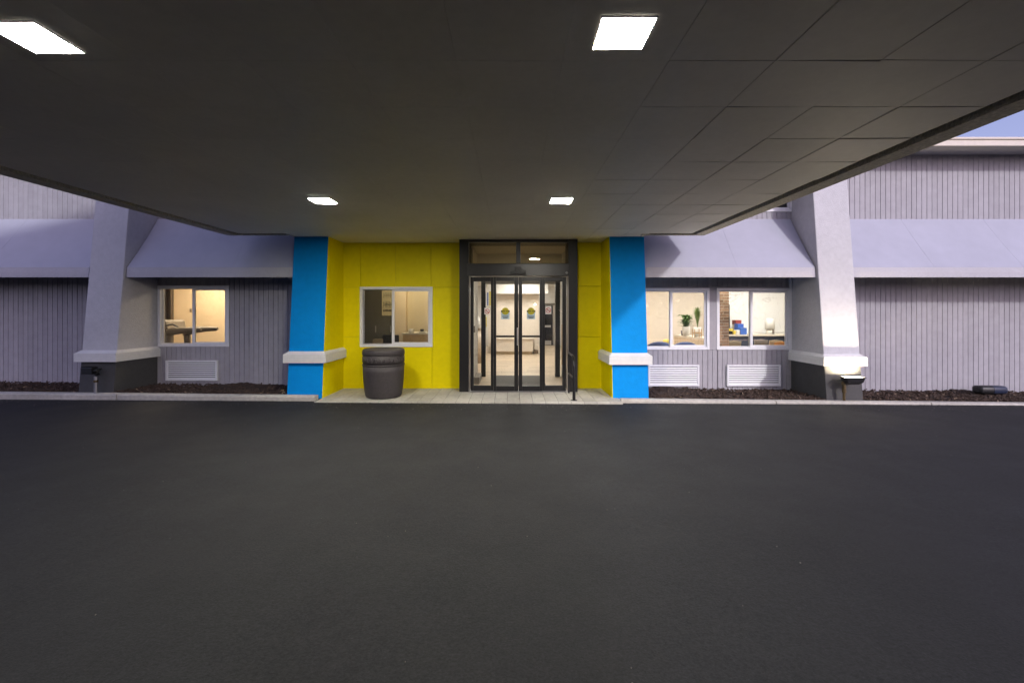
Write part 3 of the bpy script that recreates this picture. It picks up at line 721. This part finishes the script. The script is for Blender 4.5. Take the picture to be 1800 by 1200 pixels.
# rounded box and bent stub on the mulch at the right
ux, uy = PX(1740, 8.45), 8.45; uz = zm(ux)+.045
ub = thing('junction_box', (ux, uy, uz), 'rounded black and navy plastic box lying on the mulch at the right', 'box')
def capsule(x0, x1, s0, s1):
    b = MB(); rings = []
    for x, k in ((x0, s0), (x0+.012*(s0 < 1)+.0005, (s0+3)/4), (x0+.04*(s0 < 1)+.001, 1), (x1-.04*(s1 < 1)-.001, 1), (x1-.012*(s1 < 1)-.0005, (s1+3)/4), (x1, s1)):
        rings.append([(x, uy+.1*k*math.copysign(abs(math.cos(a))**.6, math.cos(a)), uz+.075+.075*k*math.copysign(abs(math.sin(a))**.6, math.sin(a))) for a in [2*math.pi*i/20 for i in range(20)]])
    vs = [p for r in rings for p in r]; fs = [(j*20+k, j*20+(k+1)%20, (j+1)*20+(k+1)%20, (j+1)*20+k) for j in range(5) for k in range(20)]
    b.grid(vs, fs, True); b.poly(rings[0]); b.poly(rings[-1]); return b
capsule(ux-.255, ux-.02, .55, 1).build('lid', M['black'], ub); capsule(ux-.014, ux+.25, 1, .55).build('body', M['navy'], ub)
q = (PX(1672, 8.5), 8.5); zq = zm(q[0])
tag(MB().tube([(q[0]+.14, q[1], zq-.02), (q[0]+.09, q[1], zq+.02), (q[0]+.03, q[1], zq+.07), (q[0], q[1], zq+.10), (q[0]-.005, q[1], zq+.115)], [.006,.01,.009,.011,.012], 8).build('bent_stake', M['black']), 'thin bent black stake poking out of the mulch before the grey siding', 'stake')

# ------------------------------------------------------------------ rooms behind the glass
FZ = SWZ+.012
IY = D+.165
def room(x0, x1, y0, y1, zc_, wall, floor, back=None, sides=True):
    MB().box(x0, x1, y0, y1, FZ-.1, FZ).build('interior_floor', floor).__setitem__('kind', 'structure')
    MB().box(x0, x1, y0, y1, zc_, zc_+.04).build('interior_ceiling', M['ceil']).__setitem__('kind', 'structure')
    b = MB(); b.box(x0-.06, x0, y0, y1+.06, FZ-.1, zc_); b.box(x1, x1+.06, y0, y1+.06, FZ-.1, zc_)
    b.build('interior_wall', wall)['kind'] = 'structure'
    MB().box(x0+.0005, x1-.0005, y1, y1+.06, FZ-.1, zc_).build('interior_wall', back or wall)['kind'] = 'structure'
def ceiling_lamp(x, y, z, s, m, label):
    tag(MB().box(x-s, x+s, y-s, y+s, z-.03, z-.004).build('room_lamp', m), label, 'ceiling light', 'ceiling lamps inside the rooms')

# exercise room
room(-9.2, -4.06, IY, 11.9, 2.6, M['gym_wall'], M['carpet'])
ceiling_lamp(-5.9, 10.9, 2.6, .42, M['room_warm'], 'warm ceiling lamp at the right of the exercise room behind the left window')
ceiling_lamp(-7.6, 10.9, 2.6, .42, M['room_warm'], 'warm ceiling lamp over the treadmill in the exercise room')
b = MB()
for i in range(26):
    pass
n = 40; vs = []; fs = []
for i in range(n+1):
    x = PX(268,10.3)+(PX(303,10.3)-PX(268,10.3))*i/n; y = 10.3+.03*math.sin(i*1.3); vs += [(x,y,FZ+.02),(x,y,2.55),(x,y+.012,2.55),(x,y+.012,FZ+.02)]
for i in range(n):
    for q in range(4): fs.append((i*4+q, i*4+(q+1)%4, (i+1)*4+(q+1)%4, (i+1)*4+q))
b.grid(vs, fs); tag(b.build('curtain', M['brown']), 'brown curtain gathered at the left side of the exercise room window', 'curtain')
ty = 10.05; tx = lambda p: PX(p, ty); tz = lambda p: PZ(p, ty)
tm = thing('treadmill', (tx(300), ty, FZ), 'grey treadmill with a long side handrail seen through the left window', 'treadmill')
MB().box(tx(286), tx(286)+1.7, ty-.06, ty+.6, FZ, FZ+.16).build('deck', M['black'], tm, .02)
for y in (ty, ty+.58):
    MB().tube([(tx(298),y,FZ+.1),(tx(297),y,.7),(tx(296),y,tz(590))], [.05,.06,.075], 10).build('upright', M['grey'], tm)
    b = MB(); b.tube([(tx(292),y,tz(592)),(tx(299),y,tz(584)),(tx(306),y,tz(581.5)),(tx(330),y,tz(580)),(tx(350),y,tz(579.5)),(tx(353),y,tz(579))], [.06,.095,.085,.062,.05,.03], 12); b.build('handrail', M['grey'], tm)
b = MB(); x0_, x1_ = tx(289), tx(296); b.prism([(x0_,ty,tz(586)),(x0_,ty+.58,tz(586)),(x1_,ty+.58,tz(584)),(x1_,ty,tz(584))], [(x0_-.02,ty,tz(562)),(x0_-.02,ty+.58,tz(562)),(x1_-.05,ty+.58,tz(566)),(x1_-.05,ty,tz(566))]); b.build('console', M['grey'], tm, .02)
MB().tube([(tx(292),ty,tz(572)),(tx(302),ty+.02,tz(570)),(tx(311),ty+.05,tz(575))], .016, 8).build('grab_bar', M['black'], tm)
tag(MB().box(PX(333,11.88), PX(336.5,11.88), 11.88, 11.899, PZ(548.5,11.88), PZ(542.5,11.88)).build('wall_switch', M['brown'], None, .004), 'small brown switch on the back wall of the exercise room', 'switch')

# office
room(-4.0, -1.62, IY, 10.75, 2.6, M['office_wall'], M['carpet'])
MB().box(-3.94, -2.74, 10.69, 10.745, FZ, 2.59).build('interior_wall', M['office_dark'])['kind'] = 'structure'
MB().box(-2.74, -2.44, 10.6, 10.7495, FZ, 2.595).build('interior_wall', M['gym_wall'])['kind'] = 'structure'
ceiling_lamp(-2.2, 9.9, 2.6, .3, M['room_office'], 'ceiling lamp in the small office behind the yellow wall')
ps = thing('wall_poster', (-2.78, 10.68, 1.5), 'cream paper poster with dark handwriting on the dark office wall', 'poster')
xa, xb, z0_, z1_ = PX(671,10.66), PX(691,10.66), PZ(554.5,10.66), PZ(510,10.66)
MB().box(xa, xb, 10.672, 10.688, z0_, z1_).build('sheet', M['paper'], ps)
b = MB(); random.seed(21)
for (zz_, hh, cnt) in ((z1_-.12, .13, 4), (z1_-.34, .15, 6)):
    for k in range(cnt):
        x = xa+.03+(xb-xa-.06)*(k+.3)/cnt; j = random.uniform(-.015,.015)
        b.tube([(x,10.669,zz_+hh/2+j),(x+.006,10.669,zz_),(x-.004+j,10.669,zz_-hh/2)], .005, 5)
        b.tube([(x+.012,10.669,zz_-hh*.1),(x+.028,10.669,zz_+hh*.2+j),(x+.036,10.669,zz_-hh*.2)], .004, 5)
for k in range(7): b.box(xa+.035+k*.032, xa+.057+k*.032, 10.668, 10.6715, z0_+.09, z0_+.145)
b.build('handwriting', M['ink'], ps)
dk = thing('office_desk', (-2.1, 10.0, FZ), 'light wood office desk behind the right pane of the yellow-wall window', 'desk')
dX0, dX1 = PX(708,10.0), -1.64
MB().box(dX0, dX1, 9.9, 10.5, PZ(588,9.9), PZ(588,9.9)+.035).build('desk_top', M['counter'], dk)
MB().box(dX0+.02, dX1-.01, 9.93, 9.96, FZ, PZ(588,9.9)-.001).build('front_panel', M['woodf'], dk)
MB().box(dX0+.02, dX0+.05, 9.961, 10.48, FZ, PZ(588,9.9)-.001).build('side_panel', M['woodf'], dk)
zd = PZ(588,9.9)+.035
tag(MB().lathe((PX(723,10.0),10.0,zd), [(0,0),(.055,0),(.065,.02),(.06,.07),(.045,.085),(0,.085)], 20).build('tape_roll', M['pot']), 'round white roll on the office desk', 'roll')
ph = thing('desk_phone', (PX(743,10.0), 10.0, zd), 'small dark desk phone on a white base on the office desk', 'phone')
xx = PX(743,10.0)
MB().box(xx-.07, xx+.08, 9.93, 10.08, zd, zd+.03).build('base', M['pot'], ph, .005); MB().box(xx-.05, xx+.03, 9.95, 10.0, zd+.031, zd+.085).build('handset', M['black'], ph, .015)
tag(MB().box(PX(655,10.2), PX(669,10.2), 10.2, 10.4, FZ, PZ(596,10.2)).build('carton', M['tanc']), 'small tan carton behind the dark screened pane', 'box')
oc = thing('office_chair', (-2.75, 10.25, FZ), 'black office chair behind the dark screened pane', 'chair')
MB().box(-2.98, -2.55, 10.05, 10.5, .5, .58).build('seat', M['black'], oc, .03); MB().box(-2.96, -2.57, 10.44, 10.5, .66, 1.0).build('backrest', M['black'], oc, .03)
MB().tube([(-2.765,10.28,FZ+.06),(-2.765,10.28,.5)], .03, 8).build('column', M['steel'], oc)
for k in range(5):
    a = 2*math.pi*k/5; MB().tube([(-2.765,10.28,FZ+.08),(-2.765+.26*math.cos(a),10.28+.26*math.sin(a),FZ+.03)], .022, 6).build('foot', M['black'], oc)
for px_q in (660.5, 687):
    x = PX(px_q, 10.68); tag(MB().tube([(x,10.672,PZ(584,10.68)),(x+.004,10.66,PZ(580,10.68)),(x,10.672,PZ(572.5,10.68))], .014, 6).build('wall_hook', M['pot']), 'small pale hook on the dark office wall, '+('left of the poster' if px_q < 670 else 'under the poster by the window stile'), 'hook')

# vestibule and lobby
VX0, VX1, IYD = -.76, 1.16, 10.35
def flooring(x0, x1, y0, y1):
    root = bpy.data.objects.new('lobby_floor', None); col.objects.link(root); root.location = (x0, y0, FZ); W[root] = Vector((x0, y0, FZ)); root['kind'] = 'structure'
    MB().box(x0, x1, y0, y1, FZ-.1, FZ-.004).build('screed', M['carpet'], root)
    w, l = .30, 1.2; ms = {}
    y = y0; j = 0
    while y < y1-.02:
        h = round(min(w, y1-y), 4); X = x0-((j*.47) % 1)*l
        while X < x1-.02:
            a, c = max(X, x0), min(X+l, x1); k = (round(c-a, 4), h)
            if c-a > .02:
                if k not in ms:
                    ms[k] = MB().box(.0015, k[0]-.0015, .0015, h-.0015, -.0035, 0).mesh('plank'); ms[k].materials.append(M['wood'])
                o = bpy.data.objects.new('plank', ms[k]); col.objects.link(o); o.parent = root; o.location = Vector((a, y, FZ))-W[root]
            X += l
        y += w; j += 1
flooring(VX0, VX1, DY+.262, IYD); flooring(-1.5, 2.28, IYD+.001, 19.8)
LX0, LX1, LY1, LZ = -1.52, 2.28, 20, 2.62
b = MB(); b.box(VX0-.06, VX0, D+.17, IYD+.1, FZ, 2.839); b.box(VX1, VX1+.06, D+.17, IYD+.1, FZ, 2.839); b.build('interior_wall', M['white_wall'])['kind'] = 'structure'
b = MB(); b.box(LX0-.06, LX0, IYD, LY1, FZ-.1, LZ); b.box(LX1, LX1+.06, IYD, LY1, FZ-.1, LZ); b.box(LX0, LX1, LY1, LY1+.06, FZ-.1, LZ); b.build('interior_wall', M['white_wall'])['kind'] = 'structure'
b = MB(); b.box(LX0, VX0-.061, IYD, IYD+.06, FZ, LZ); b.box(VX1+.061, LX1, IYD, IYD+.06, FZ, LZ); b.build('interior_wall', M['beige'])['kind'] = 'structure'
b = MB(); b.box(VX0, VX1, D+.1, IYD, 2.84, 2.88); b.box(VX0-.06, VX1+.06, IYD-.05, IYD+.1, 2.331, 2.839); b.box(LX0, LX1, IYD+.061, LY1, LZ, LZ+.04);  b.build('interior_ceiling', M['ceil'])['kind'] = 'structure'
tag(MB().box(-.5, .9, 8.70, 8.80, 2.36, 2.40).build('room_lamp', M['entry_fill']), 'hidden strip added behind the entrance door header to light the vestibule', 'ceiling light', 'ceiling lamps inside the rooms')  # out-of-sight emitter, added to brighten the vestibule and transom
for k, y in enumerate((12.3, 14.8, 18.3)): ceiling_lamp(.4, y, LZ, .42, M['room_white'], ('nearest', 'middle', 'farthest')[k]+' of the ceiling lamps in the lobby behind the doors')
idr = thing('inner_door_frame', (.2, IYD, FZ), 'dark inner door frame standing behind the entrance doors', 'door frame')
for px_a, px_b in ((845.8, 853.5), (976.3, 984.5)):
    MB().box(PX(px_a,IYD-.04), PX(px_b,IYD-.04), IYD-.04, IYD+.12, FZ, 2.33).build('post', M['bronze'], idr)
MB().box(PX(853.5,IYD-.04)+.001, PX(976.3,IYD-.04)-.001, IYD-.04, IYD+.12, PZ(499,IYD), 2.33).build('head', M['grey'], idr)
MB().box(PX(984.5,IYD), PX(992,IYD)+.02, IYD-.3, IYD-.28, FZ+.3, 1.25).build('push_panel', M['woodf'], idr)
tag(MB().box(-.40, .70, 9.02, 10.42, FZ+.0005, FZ+.014).build('entrance_mat', M['matg']), 'grey rectangular entrance mat on the wood floor inside the doors', 'mat')
tag(MB().box(VX0+.001, VX0+.12, 9.25, 9.95, FZ+.001, FZ+.14).build('floor_heater', M['grey'], None, .008), 'low dark heater box along the white wall inside the doors', 'heater')
tag(MB().box(VX0+.0005, VX0+.02, 9.35, 9.45, 1.10, 1.24).build('door_button', M['grey'], None, .004), 'small grey push plate on the white wall inside the doors', 'button')
tw = 16.2
MB().box(PX(858,tw), PX(947,tw), tw, tw+.3, FZ, LZ-.002).build('interior_wall', M['beige'])['kind'] = 'structure'
MB().box(PX(858,tw)-.001, PX(947,tw)+.3, tw-.5, tw-.002, PZ(516,tw-.5), LZ-.003).build('bulkhead', M['white_wall'])['kind'] = 'structure'
rd = thing('reception_counter', (.2, 15.7, FZ), 'pale box-shaped reception counter standing before the beige lobby wall', 'counter')
MB().box(PX(868,15.6), PX(937,15.6), 15.6, 16.1, FZ+.1, PZ(596,15.6)).build('front_panel', M['beige'], rd, .01)
MB().box(PX(868,15.6)+.03, PX(937,15.6)-.03, 15.66, 16.05, FZ, FZ+.1).build('plinth', M['tanc'], rd)
MB().box(PX(866,15.6), PX(939,15.6), 15.55, 16.15, PZ(596,15.6)+.001, PZ(596,15.6)+.035).build('counter_top', M['beige'], rd)
MB().box(PX(938.5,16), PX(946,16), 15.9, 16.15, FZ, FZ+.12).build('doorstop_block', M['brown']); tag(bpy.data.objects['doorstop_block'], 'small brown block on the floor beside the reception counter', 'block')
# lobby far door, side table and posters
fd = thing('lobby_door', (1.6, 19.9, FZ), 'dark glazed far door with a steel kick plate seen through the right side leaf', 'door')
fX = lambda p: PX(p, 19.9)
MB().box(fX(957), fX(971.5), 19.90, 19.95, FZ, PZ(537,19.9)).build('door_panel', M['dglass'], fd)
MB().box(fX(957), fX(971.0), 19.96, 19.985, FZ, PZ(537,19.9)).build('door_backing', M['grey'], fd)
MB().box(fX(958), fX(969), 19.87, 19.899, FZ+.02, FZ+.2).build('kick_plate', M['steel'], fd)
MB().box(fX(958), fX(968), 19.86, 19.899, PZ(575,19.9), PZ(571.5,19.9)).build('push_bar', M['steel'], fd)
MB().box(fX(955), fX(978), 19.90, 19.98, PZ(536,19.9), PZ(533,19.9)).build('lintel', M['grey'], fd)
tbl = thing('round_table', (-.98, 13.5, FZ), 'pale round-edged table standing at the left inside the lobby', 'table')
MB().lathe((-1.02, 13.2, 0), [(0,PZ(574,13.2)-.03),(.34,PZ(574,13.2)-.03),(.35,PZ(574,13.2)-.015),(.34,PZ(574,13.2)),(0,PZ(574,13.2))], 32).build('table_top', M['counter'], tbl)
MB().lathe((-1.02, 13.2, FZ), [(.0,0),(.28,0),(.28,.98),(.0,.98)], 24).build('drum_base', M['wood'], tbl)
zt2 = PZ(574,13.2)+.001
tag(MB().lathe((-.95, 13.1, zt2), [(0,0),(.06,0),(.065,.1),(.05,.26),(.02,.3),(0,.3)], 20).build('water_jug', M['pot']), 'white jug on the round lobby table', 'jug')
tag(MB().lathe((-.74, 13.2, zt2), [(0,0),(.04,0),(.04,.26),(.02,.3),(0,.3)], 16).build('juice_bottle', M['yel']), 'amber bottle on the round lobby table', 'bottle')
wp = thing('lobby_banner', (-1.0, 15.0, 1.7), 'narrow white hanging banner with blue and yellow stripes at the left of the lobby', 'banner')
bx0 = PX(850,15); bx1 = PX(863,15)
MB().box(bx0, bx1, 15.0, 15.02, PZ(538,15), PZ(508,15)).build('sheet', M['st_white'], wp)
MB().box(PX(856.5,15), PX(858.5,15), 14.99, 14.999, PZ(538,15)+.02, PZ(514,15)).build('blue_stripe', M['bluep'], wp)
MB().box(PX(860,15), PX(862.5,15), 14.99, 14.999, PZ(538,15)+.02, PZ(512,15)).build('yellow_stripe', M['yel'], wp)
tag(MB().lathe((PX(940.5,16.1), 16.1, PZ(535,16.1)), [(0,-.03),(.03,-.02),(.035,0),(.02,.03),(0,.035)], 16).build('wall_lamp', M['bulb']), 'tiny glowing wall lamp on the beige lobby wall', 'lamp')

# breakfast room
RX0, RX1, RY1 = 2.40, 9.2, 13.2
room(RX0, RX1, IY, RY1, 2.6, M['beige'], M['wood'])
for k, x in enumerate((3.4, 5.2, 6.8)): ceiling_lamp(x, 11.2, 2.6, .42, M['room_white'] if k else M['room_neutral'], ('left', 'middle', 'right')[k]+' one of the ceiling lamps in the breakfast room')
MB().box(PX(1280,12.9), RX1-.01, 12.9, 12.96, FZ, 2.58).build('interior_wall', M['marble'])['kind'] = 'structure'
ceiling_lamp(4.5, 9.3, 2.6, .24, M['room_white'], 'small unseen ceiling lamp added to light the brick column near the window')  # added emitter that brightens the window side of the column
bcx0, bcx1, bcy = PX(1263,9.7), PX(1281.5,9.7), 9.7
bc = thing('brick_column', ((bcx0+bcx1)/2, bcy+.11, FZ), 'square brown brick column just inside the right window', 'column')
MB().box(bcx0+.006, bcx1-.006, bcy+.006, bcy+.216, FZ, 2.59).build('mortar_core', M['mortar'], bc)
cw = bcx1-bcx0; c_h = .062; k = 0; z = FZ
bm_ = {}
while z < 2.55:
    segs = ((0, cw),) if False else (((0, cw*.48), (cw*.52, cw)) if k % 2 else ((0, cw*.3), (cw*.34, cw)))
    for a, c in segs:
        key = round(c-a, 4)
        if key not in bm_:
            me = MB().box(0, c-a, 0, .222, 0, c_h-.012).mesh('brick'); me.materials.append(M['brick']); bm_[key] = me
        o = bpy.data.objects.new('brick', bm_[key]); col.objects.link(o); o.parent = bc; o.location = Vector((bcx0+a, bcy+random.uniform(-.002,.002), z))-W[bc]
    z += c_h; k += 1
ctr = thing('breakfast_counter', (5.6, 12.3, FZ), 'navy fronted serving counter with a pale top along the marble wall', 'counter')
cz = PZ(588,12.0)
MB().box(PX(1275,12.05), RX1-.05, 12.05, 12.85, FZ+.08, cz-.04).build('cabinet', M['navyp'], ctr)
MB().box(PX(1274,12.0), RX1-.04, 12.0, 12.89, cz-.039, cz).build('counter_top', M['counter'], ctr)
for i in range(5): MB().box(PX(1275,12.05)+.02+i*.62, PX(1275,12.05)+.6+i*.62, 12.03, 12.049, FZ+.12, cz-.06).build('cabinet_door', M['navyp'], ctr)
def carton(p0, p1, q0, q1, y, m, name, label, cat):
    tag(MB().box(PX(p0,y), PX(p1,y), y, y+.2, PZ(q1,y), PZ(q0,y)).build(name, m, None, .006), label, cat)
dm = thing('drinks_machine', (PX(1279,12.3), 12.3, cz), 'tall black drinks machine with a red badge beside the brick column', 'machine')
MB().box(PX(1277,12.3), PX(1283,12.3), 12.3, 12.7, cz+.001, PZ(535,12.3)).build('body', M['black'], dm, .01)
MB().box(PX(1277.5,12.3), PX(1281,12.3), 12.288, 12.299, PZ(548,12.3), PZ(543,12.3)).build('badge', M['red'], dm)
carton(1293, 1303.5, 562.5, 570, 12.5, M['red'], 'snack_box', 'dark red box at the back of the counter', 'box')
carton(1293.5, 1303, 570.2, 587, 12.5, M['beige'], 'tray_stand', 'pale stand under the dark red box on the counter', 'stand')
carton(1297, 1307.5, 569, 587.8, 12.25, M['bluep'], 'cereal_box', 'taller of the two blue boxes on the counter', 'box')
carton(1302, 1313, 576, 588, 12.05, M['bluep'], 'cereal_box', 'shorter blue box at the front edge of the counter', 'box')
carton(1276, 1290, 577, 587.9, 12.1, M['black'], 'coffee_pod_tray', 'black tray of packets on the counter beside the brick column', 'tray')
carton(1283.5, 1289, 577.5, 582, 12.02, M['yel'], 'tea_packet', 'upper yellow packet on the black tray', 'packet')
carton(1289.7, 1293.5, 581, 587.5, 12.03, M['yel'], 'tea_packet', 'lower yellow packet beside the black tray', 'packet')
carton(1296.2, 1300.5, 580, 587.5, 12.01, M['st_white'], 'napkin_pack', 'white napkin pack before the blue boxes', 'packet')
carton(1358, 1361.5, 576, 588, 12.3, M['grey'], 'cup_dispenser', 'narrow grey cup dispenser on the right end of the counter', 'dispenser')
wf = thing('juice_dispenser', (PX(1352,12.4), 12.4, cz), 'pale clear juice dispenser on the counter behind the right pane', 'dispenser')
MB().lathe((PX(1353,12.4), 12.4, cz), [(0,0),(.09,0),(.09,.12),(.03,.125),(0,.125)], 20).build('stand', M['pot'], wf)
MB().lathe((PX(1353,12.4), 12.4, cz+.126), [(0,0),(.12,0),(.12,.26),(.05,.3),(0,.3)], 20).build('tank', M['pot'], wf)
def chair(x, y, m, label, rot=0):
    root = thing('dining_chair', (x, y, FZ), label, 'chair', 'chairs in the breakfast room')
    n = 8; vs = []; fs = []
    for i in range(n+1):
        a = (i/n-.5)*1.4; X = x+.24*math.sin(a); Y = y-.2-.0+.07*(1-math.cos(a)*1)
        vs += [(X,Y,.66),(X,Y-.03,.885-.02*abs(i/n-.5)*2),(X,Y-.005,.885-.02*abs(i/n-.5)*2),(X,Y+.02,.66)]
    for i in range(n):
        for q in range(4): fs.append((i*4+q, i*4+(q+1)%4, (i+1)*4+(q+1)%4, (i+1)*4+q))
    b = MB(); b.grid(vs, fs, True); b.poly(vs[:4]); b.poly(vs[-4:]); b.build('backrest', m, root)
    MB().box(x-.21, x+.21, y-.2, y+.22, .45, .49).build('seat', m, root, .012)
    for sx in (-1, 1):
        MB().tube([(x+sx*.19, y-.2, FZ), (x+sx*.18, y-.19, .45), (x+sx*.17, y-.2, .7)], .014, 6).build('leg', M['black'], root)
        MB().tube([(x+sx*.19, y+.2, FZ), (x+sx*.18, y+.19, .45)], .014, 6).build('leg', M['black'], root)
chair(PX(1287,10.4), 10.5, M['tanc'], 'tan dining chair beside the brick column behind the window')
chair(PX(1338,10.7), 10.9, M['grey'], 'grey dining chair in the middle of the right window')
chair(PX(1364,10.5), 10.7, M['tanc'], 'tan dining chair towards the right edge of the right window')
chair(PX(1374,9.9), 10.1, M['orange'], 'orange dining chair at the right edge of the right window')
# lounge end: console with plants, blue armchairs
cs = thing('console_shelf', (4.0, 11.2, FZ), 'pale wooden console with plants on it behind the left pane pair', 'console')
cy0 = 11.0; cz2 = PZ(593,cy0)
b = MB(); b.prism([(PX(1184,12.3),12.3,cz2-.05),(PX(1243,10.6),10.6,cz2-.05),(PX(1243,10.6)+.4,10.75,cz2-.05),(PX(1184,12.3)+.3,12.6,cz2-.05)], [(PX(1184,12.3),12.3,cz2),(PX(1243,10.6),10.6,cz2),(PX(1243,10.6)+.4,10.75,cz2),(PX(1184,12.3)+.3,12.6,cz2)]); b.build('top', M['counter'], cs)
b = MB(); b.prism([(PX(1184,12.3)+.02,12.32,FZ),(PX(1243,10.6),10.63,FZ),(PX(1243,10.6)+.36,10.76,FZ),(PX(1184,12.3)+.3,12.58,FZ)], [(PX(1184,12.3)+.02,12.32,cz2-.051),(PX(1243,10.6),10.63,cz2-.051),(PX(1243,10.6)+.36,10.76,cz2-.051),(PX(1184,12.3)+.3,12.58,cz2-.051)]); b.build('front_panel', M['wood'], cs)
def plant(x, y, z, r, h, potm, lm, n, spread, hh, label, stand=None):
    root = thing('potted_plant', (x, y, z), label, 'plant', 'potted plants on the console')
    MB().lathe((x, y, z), [(0,0),(r*.8,0),(r,h),(r*.85,h),(r*.8,h*.85),(0,h*.85)], 20).build('pot', potm, root)
    for k in range(n):
        a = random.uniform(0, 6.28); s = spread*random.uniform(.25,1); hz = hh*random.uniform(.6 if spread < .12 else .15,1); w = .012 if spread < .12 else .027
        P = []
        for i in range(6):
            t = i/5; P.append(Vector((x+math.cos(a)*s*t*t**.3, y+math.sin(a)*s*t*t**.3, z+h*.85+hz*math.sin(t*1.5 if spread < .12 else t*2.1)/ (1 if spread<.12 else .95))))
        sd = Vector((-math.sin(a), math.cos(a), 0)); b = MB(); vs = []
        for i, p in enumerate(P):
            ww = w*math.sin(math.pi*(.12+.86*i/5)); vs += [p-sd*ww, p+Vector((0,0,-.004)), p+sd*ww]
        fs = [(i*3+q, i*3+q+1, i*3+q+4, i*3+q+3) for i in range(5) for q in range(2)]
        b.grid(vs, fs, True); b.build('leaf', lm, root)
plant(PX(1206,11.7), 11.7, cz2, .10, .24, M['pot'], M['leaf'], 130, .25, .34, 'bushy green plant in a white pot on the console')
plant(PX(1226,11.25), 11.25, cz2, .09, .24, M['pot'], M['leaf2'], 90, .119, .56, 'tall grassy plant in a pale planter on the console')
tag(MB().lathe((PX(1201,11.9), 11.9, cz2), [(0,0),(.05,0),(.065,.13),(.05,.13),(0,.12)], 16).build('flower_pot', M['potg']), 'small grey pot at the left end of the console', 'pot')
st = thing('plant_stand', (PX(1226,11.0), 10.98, cz2), 'little wooden stand before the grassy plant', 'stand')
for px_q in (1217, 1221, 1229, 1233): MB().box(PX(px_q,10.98)-.008, PX(px_q,10.98)+.008, 10.97, 10.99, cz2+.001, cz2+.2).build('post', M['woodf'], st)
MB().box(PX(1217,10.98), PX(1233,10.98), 10.966, 10.9695, cz2+.1, cz2+.13).build('rail', M['woodf'], st)
def armchair(x, y, label):
    root = thing('armchair', (x, y, FZ), label, 'armchair', 'blue armchairs in the lounge')
    MB().box(x-.36, x+.36, y-.3, y+.35, .2, .47).build('seat', M['blues'], root, .06)
    b = MB(); vs = []; fs = []; n = 12
    for i in range(n+1):
        t = i/n-.5; X = x+.78*t; zt3 = .86-.20*abs(2*t)**2.4
        vs += [(X, y-.42+.10*abs(2*t)**2, .22), (X, y-.44+.10*abs(2*t)**2, zt3-.03), (X, y-.38+.1*abs(2*t)**2, zt3), (X, y-.32+.1*abs(2*t)**2, zt3-.03), (X, y-.30+.1*abs(2*t)**2, .22)]
    for i in range(n):
        for q in range(5): fs.append((i*5+q, i*5+(q+1)%5, (i+1)*5+(q+1)%5, (i+1)*5+q))
    b.grid(vs, fs, True); b.poly(vs[:5]); b.poly(vs[-5:]); b.build('backrest', M['blues'], root)
    for sx in (-1,1):
        for sy in (-1,1): MB().tube([(x+sx*.3, y+sy*.26, FZ), (x+sx*.28, y+sy*.25, .21)], .02, 6).build('leg', M['woodf'], root)
armchair(PX(1158,10.3), 10.6, 'blue armchair low at the left pane beside the blue pillar')
armchair(PX(1203,10.2), 10.5, 'blue armchair below the plants behind the window')
tag(MB().lathe((PX(1172,11), 11.0, PZ(608,11)), [(0,-.0),(.09,.02),(.11,.08),(.08,.15),(0,.17)], 16).build('yellow_cushion', M['yel']), 'round yellow cushion between the blue armchairs', 'cushion')
# pale curtain strips beside the lounge window
b = MB(); vs = []; fs = []; n = 30
for i in range(n+1):
    x = 2.46+.32*i/n; y = 9.5+.02*math.sin(i*1.25); vs += [(x,y,FZ+.03),(x,y,2.5),(x,y+.01,2.5),(x,y+.01,FZ+.03)]
for i in range(n):
    for q in range(4): fs.append((i*4+q, i*4+(q+1)%4, (i+1)*4+(q+1)%4, (i+1)*4+q))
b.grid(vs, fs); tag(b.build('curtain', M['beige']), 'beige curtain gathered beside the blue pillar in the lounge window', 'curtain')

# ------------------------------------------------------------------ unseen trees, added to keep bright sky reflections out of the glass
random.seed(3)
b = MB()
for k in range(4200):
    x = random.uniform(-110, 110); h = 9.5+1.6*math.sin(x*.13)+1.2*math.sin(x*.41+1)+.8*math.sin(x*1.1)
    z = h*random.random()**.7; y = -70+random.uniform(-4, 4)+z*.15; r = random.uniform(.8, 1.7)
    mt = Matrix.Translation((x, y, z)) @ Euler((random.uniform(0,3), random.uniform(0,3), random.uniform(0,6))).to_matrix().to_4x4()
    P = [mt @ Vector(v) for v in ((r,0,0),(-r*.5,r*.8,0),(-r*.5,-r*.8,0),(0,0,r),(0,0,-r))]
    b.grid(P, [(0,1,3),(1,2,3),(2,0,3),(1,0,4),(2,1,4),(0,2,4)])
tag(b.build('unseen_treeline', mat('far_foliage', (.05,.07,.035), .9)), kind='stuff')

b = MB(); random.seed(12)
for k in range(1500):
    x = random.uniform(-10.5, 10.5); t = random.random()**3; y = (SW0 if LB1 < x < RB0 else CURB0)-.012-t*.5; r = random.uniform(.003, .009)
    if k > 1380: x = random.uniform(-5, 8); y = random.uniform(1.6, 7); r = random.uniform(.003, .007)
    P = [Vector((x+dx_*r*random.uniform(.6,1.2), y+dy_*r*random.uniform(.6,1.2), za(x)+r*.4+dz_*r*.8)) for dx_, dy_, dz_ in ((1,0,0),(-1,0,0),(0,1,0),(0,-1,0),(0,0,1),(0,0,-.8))]
    b.grid(P, [(0,2,4),(2,1,4),(1,3,4),(3,0,4),(2,0,5),(1,2,5),(3,1,5),(0,3,5)])
tag(b.build('grit', mat('grit_stone', (.13,.12,.11), .9, 90, .6)), kind='stuff')
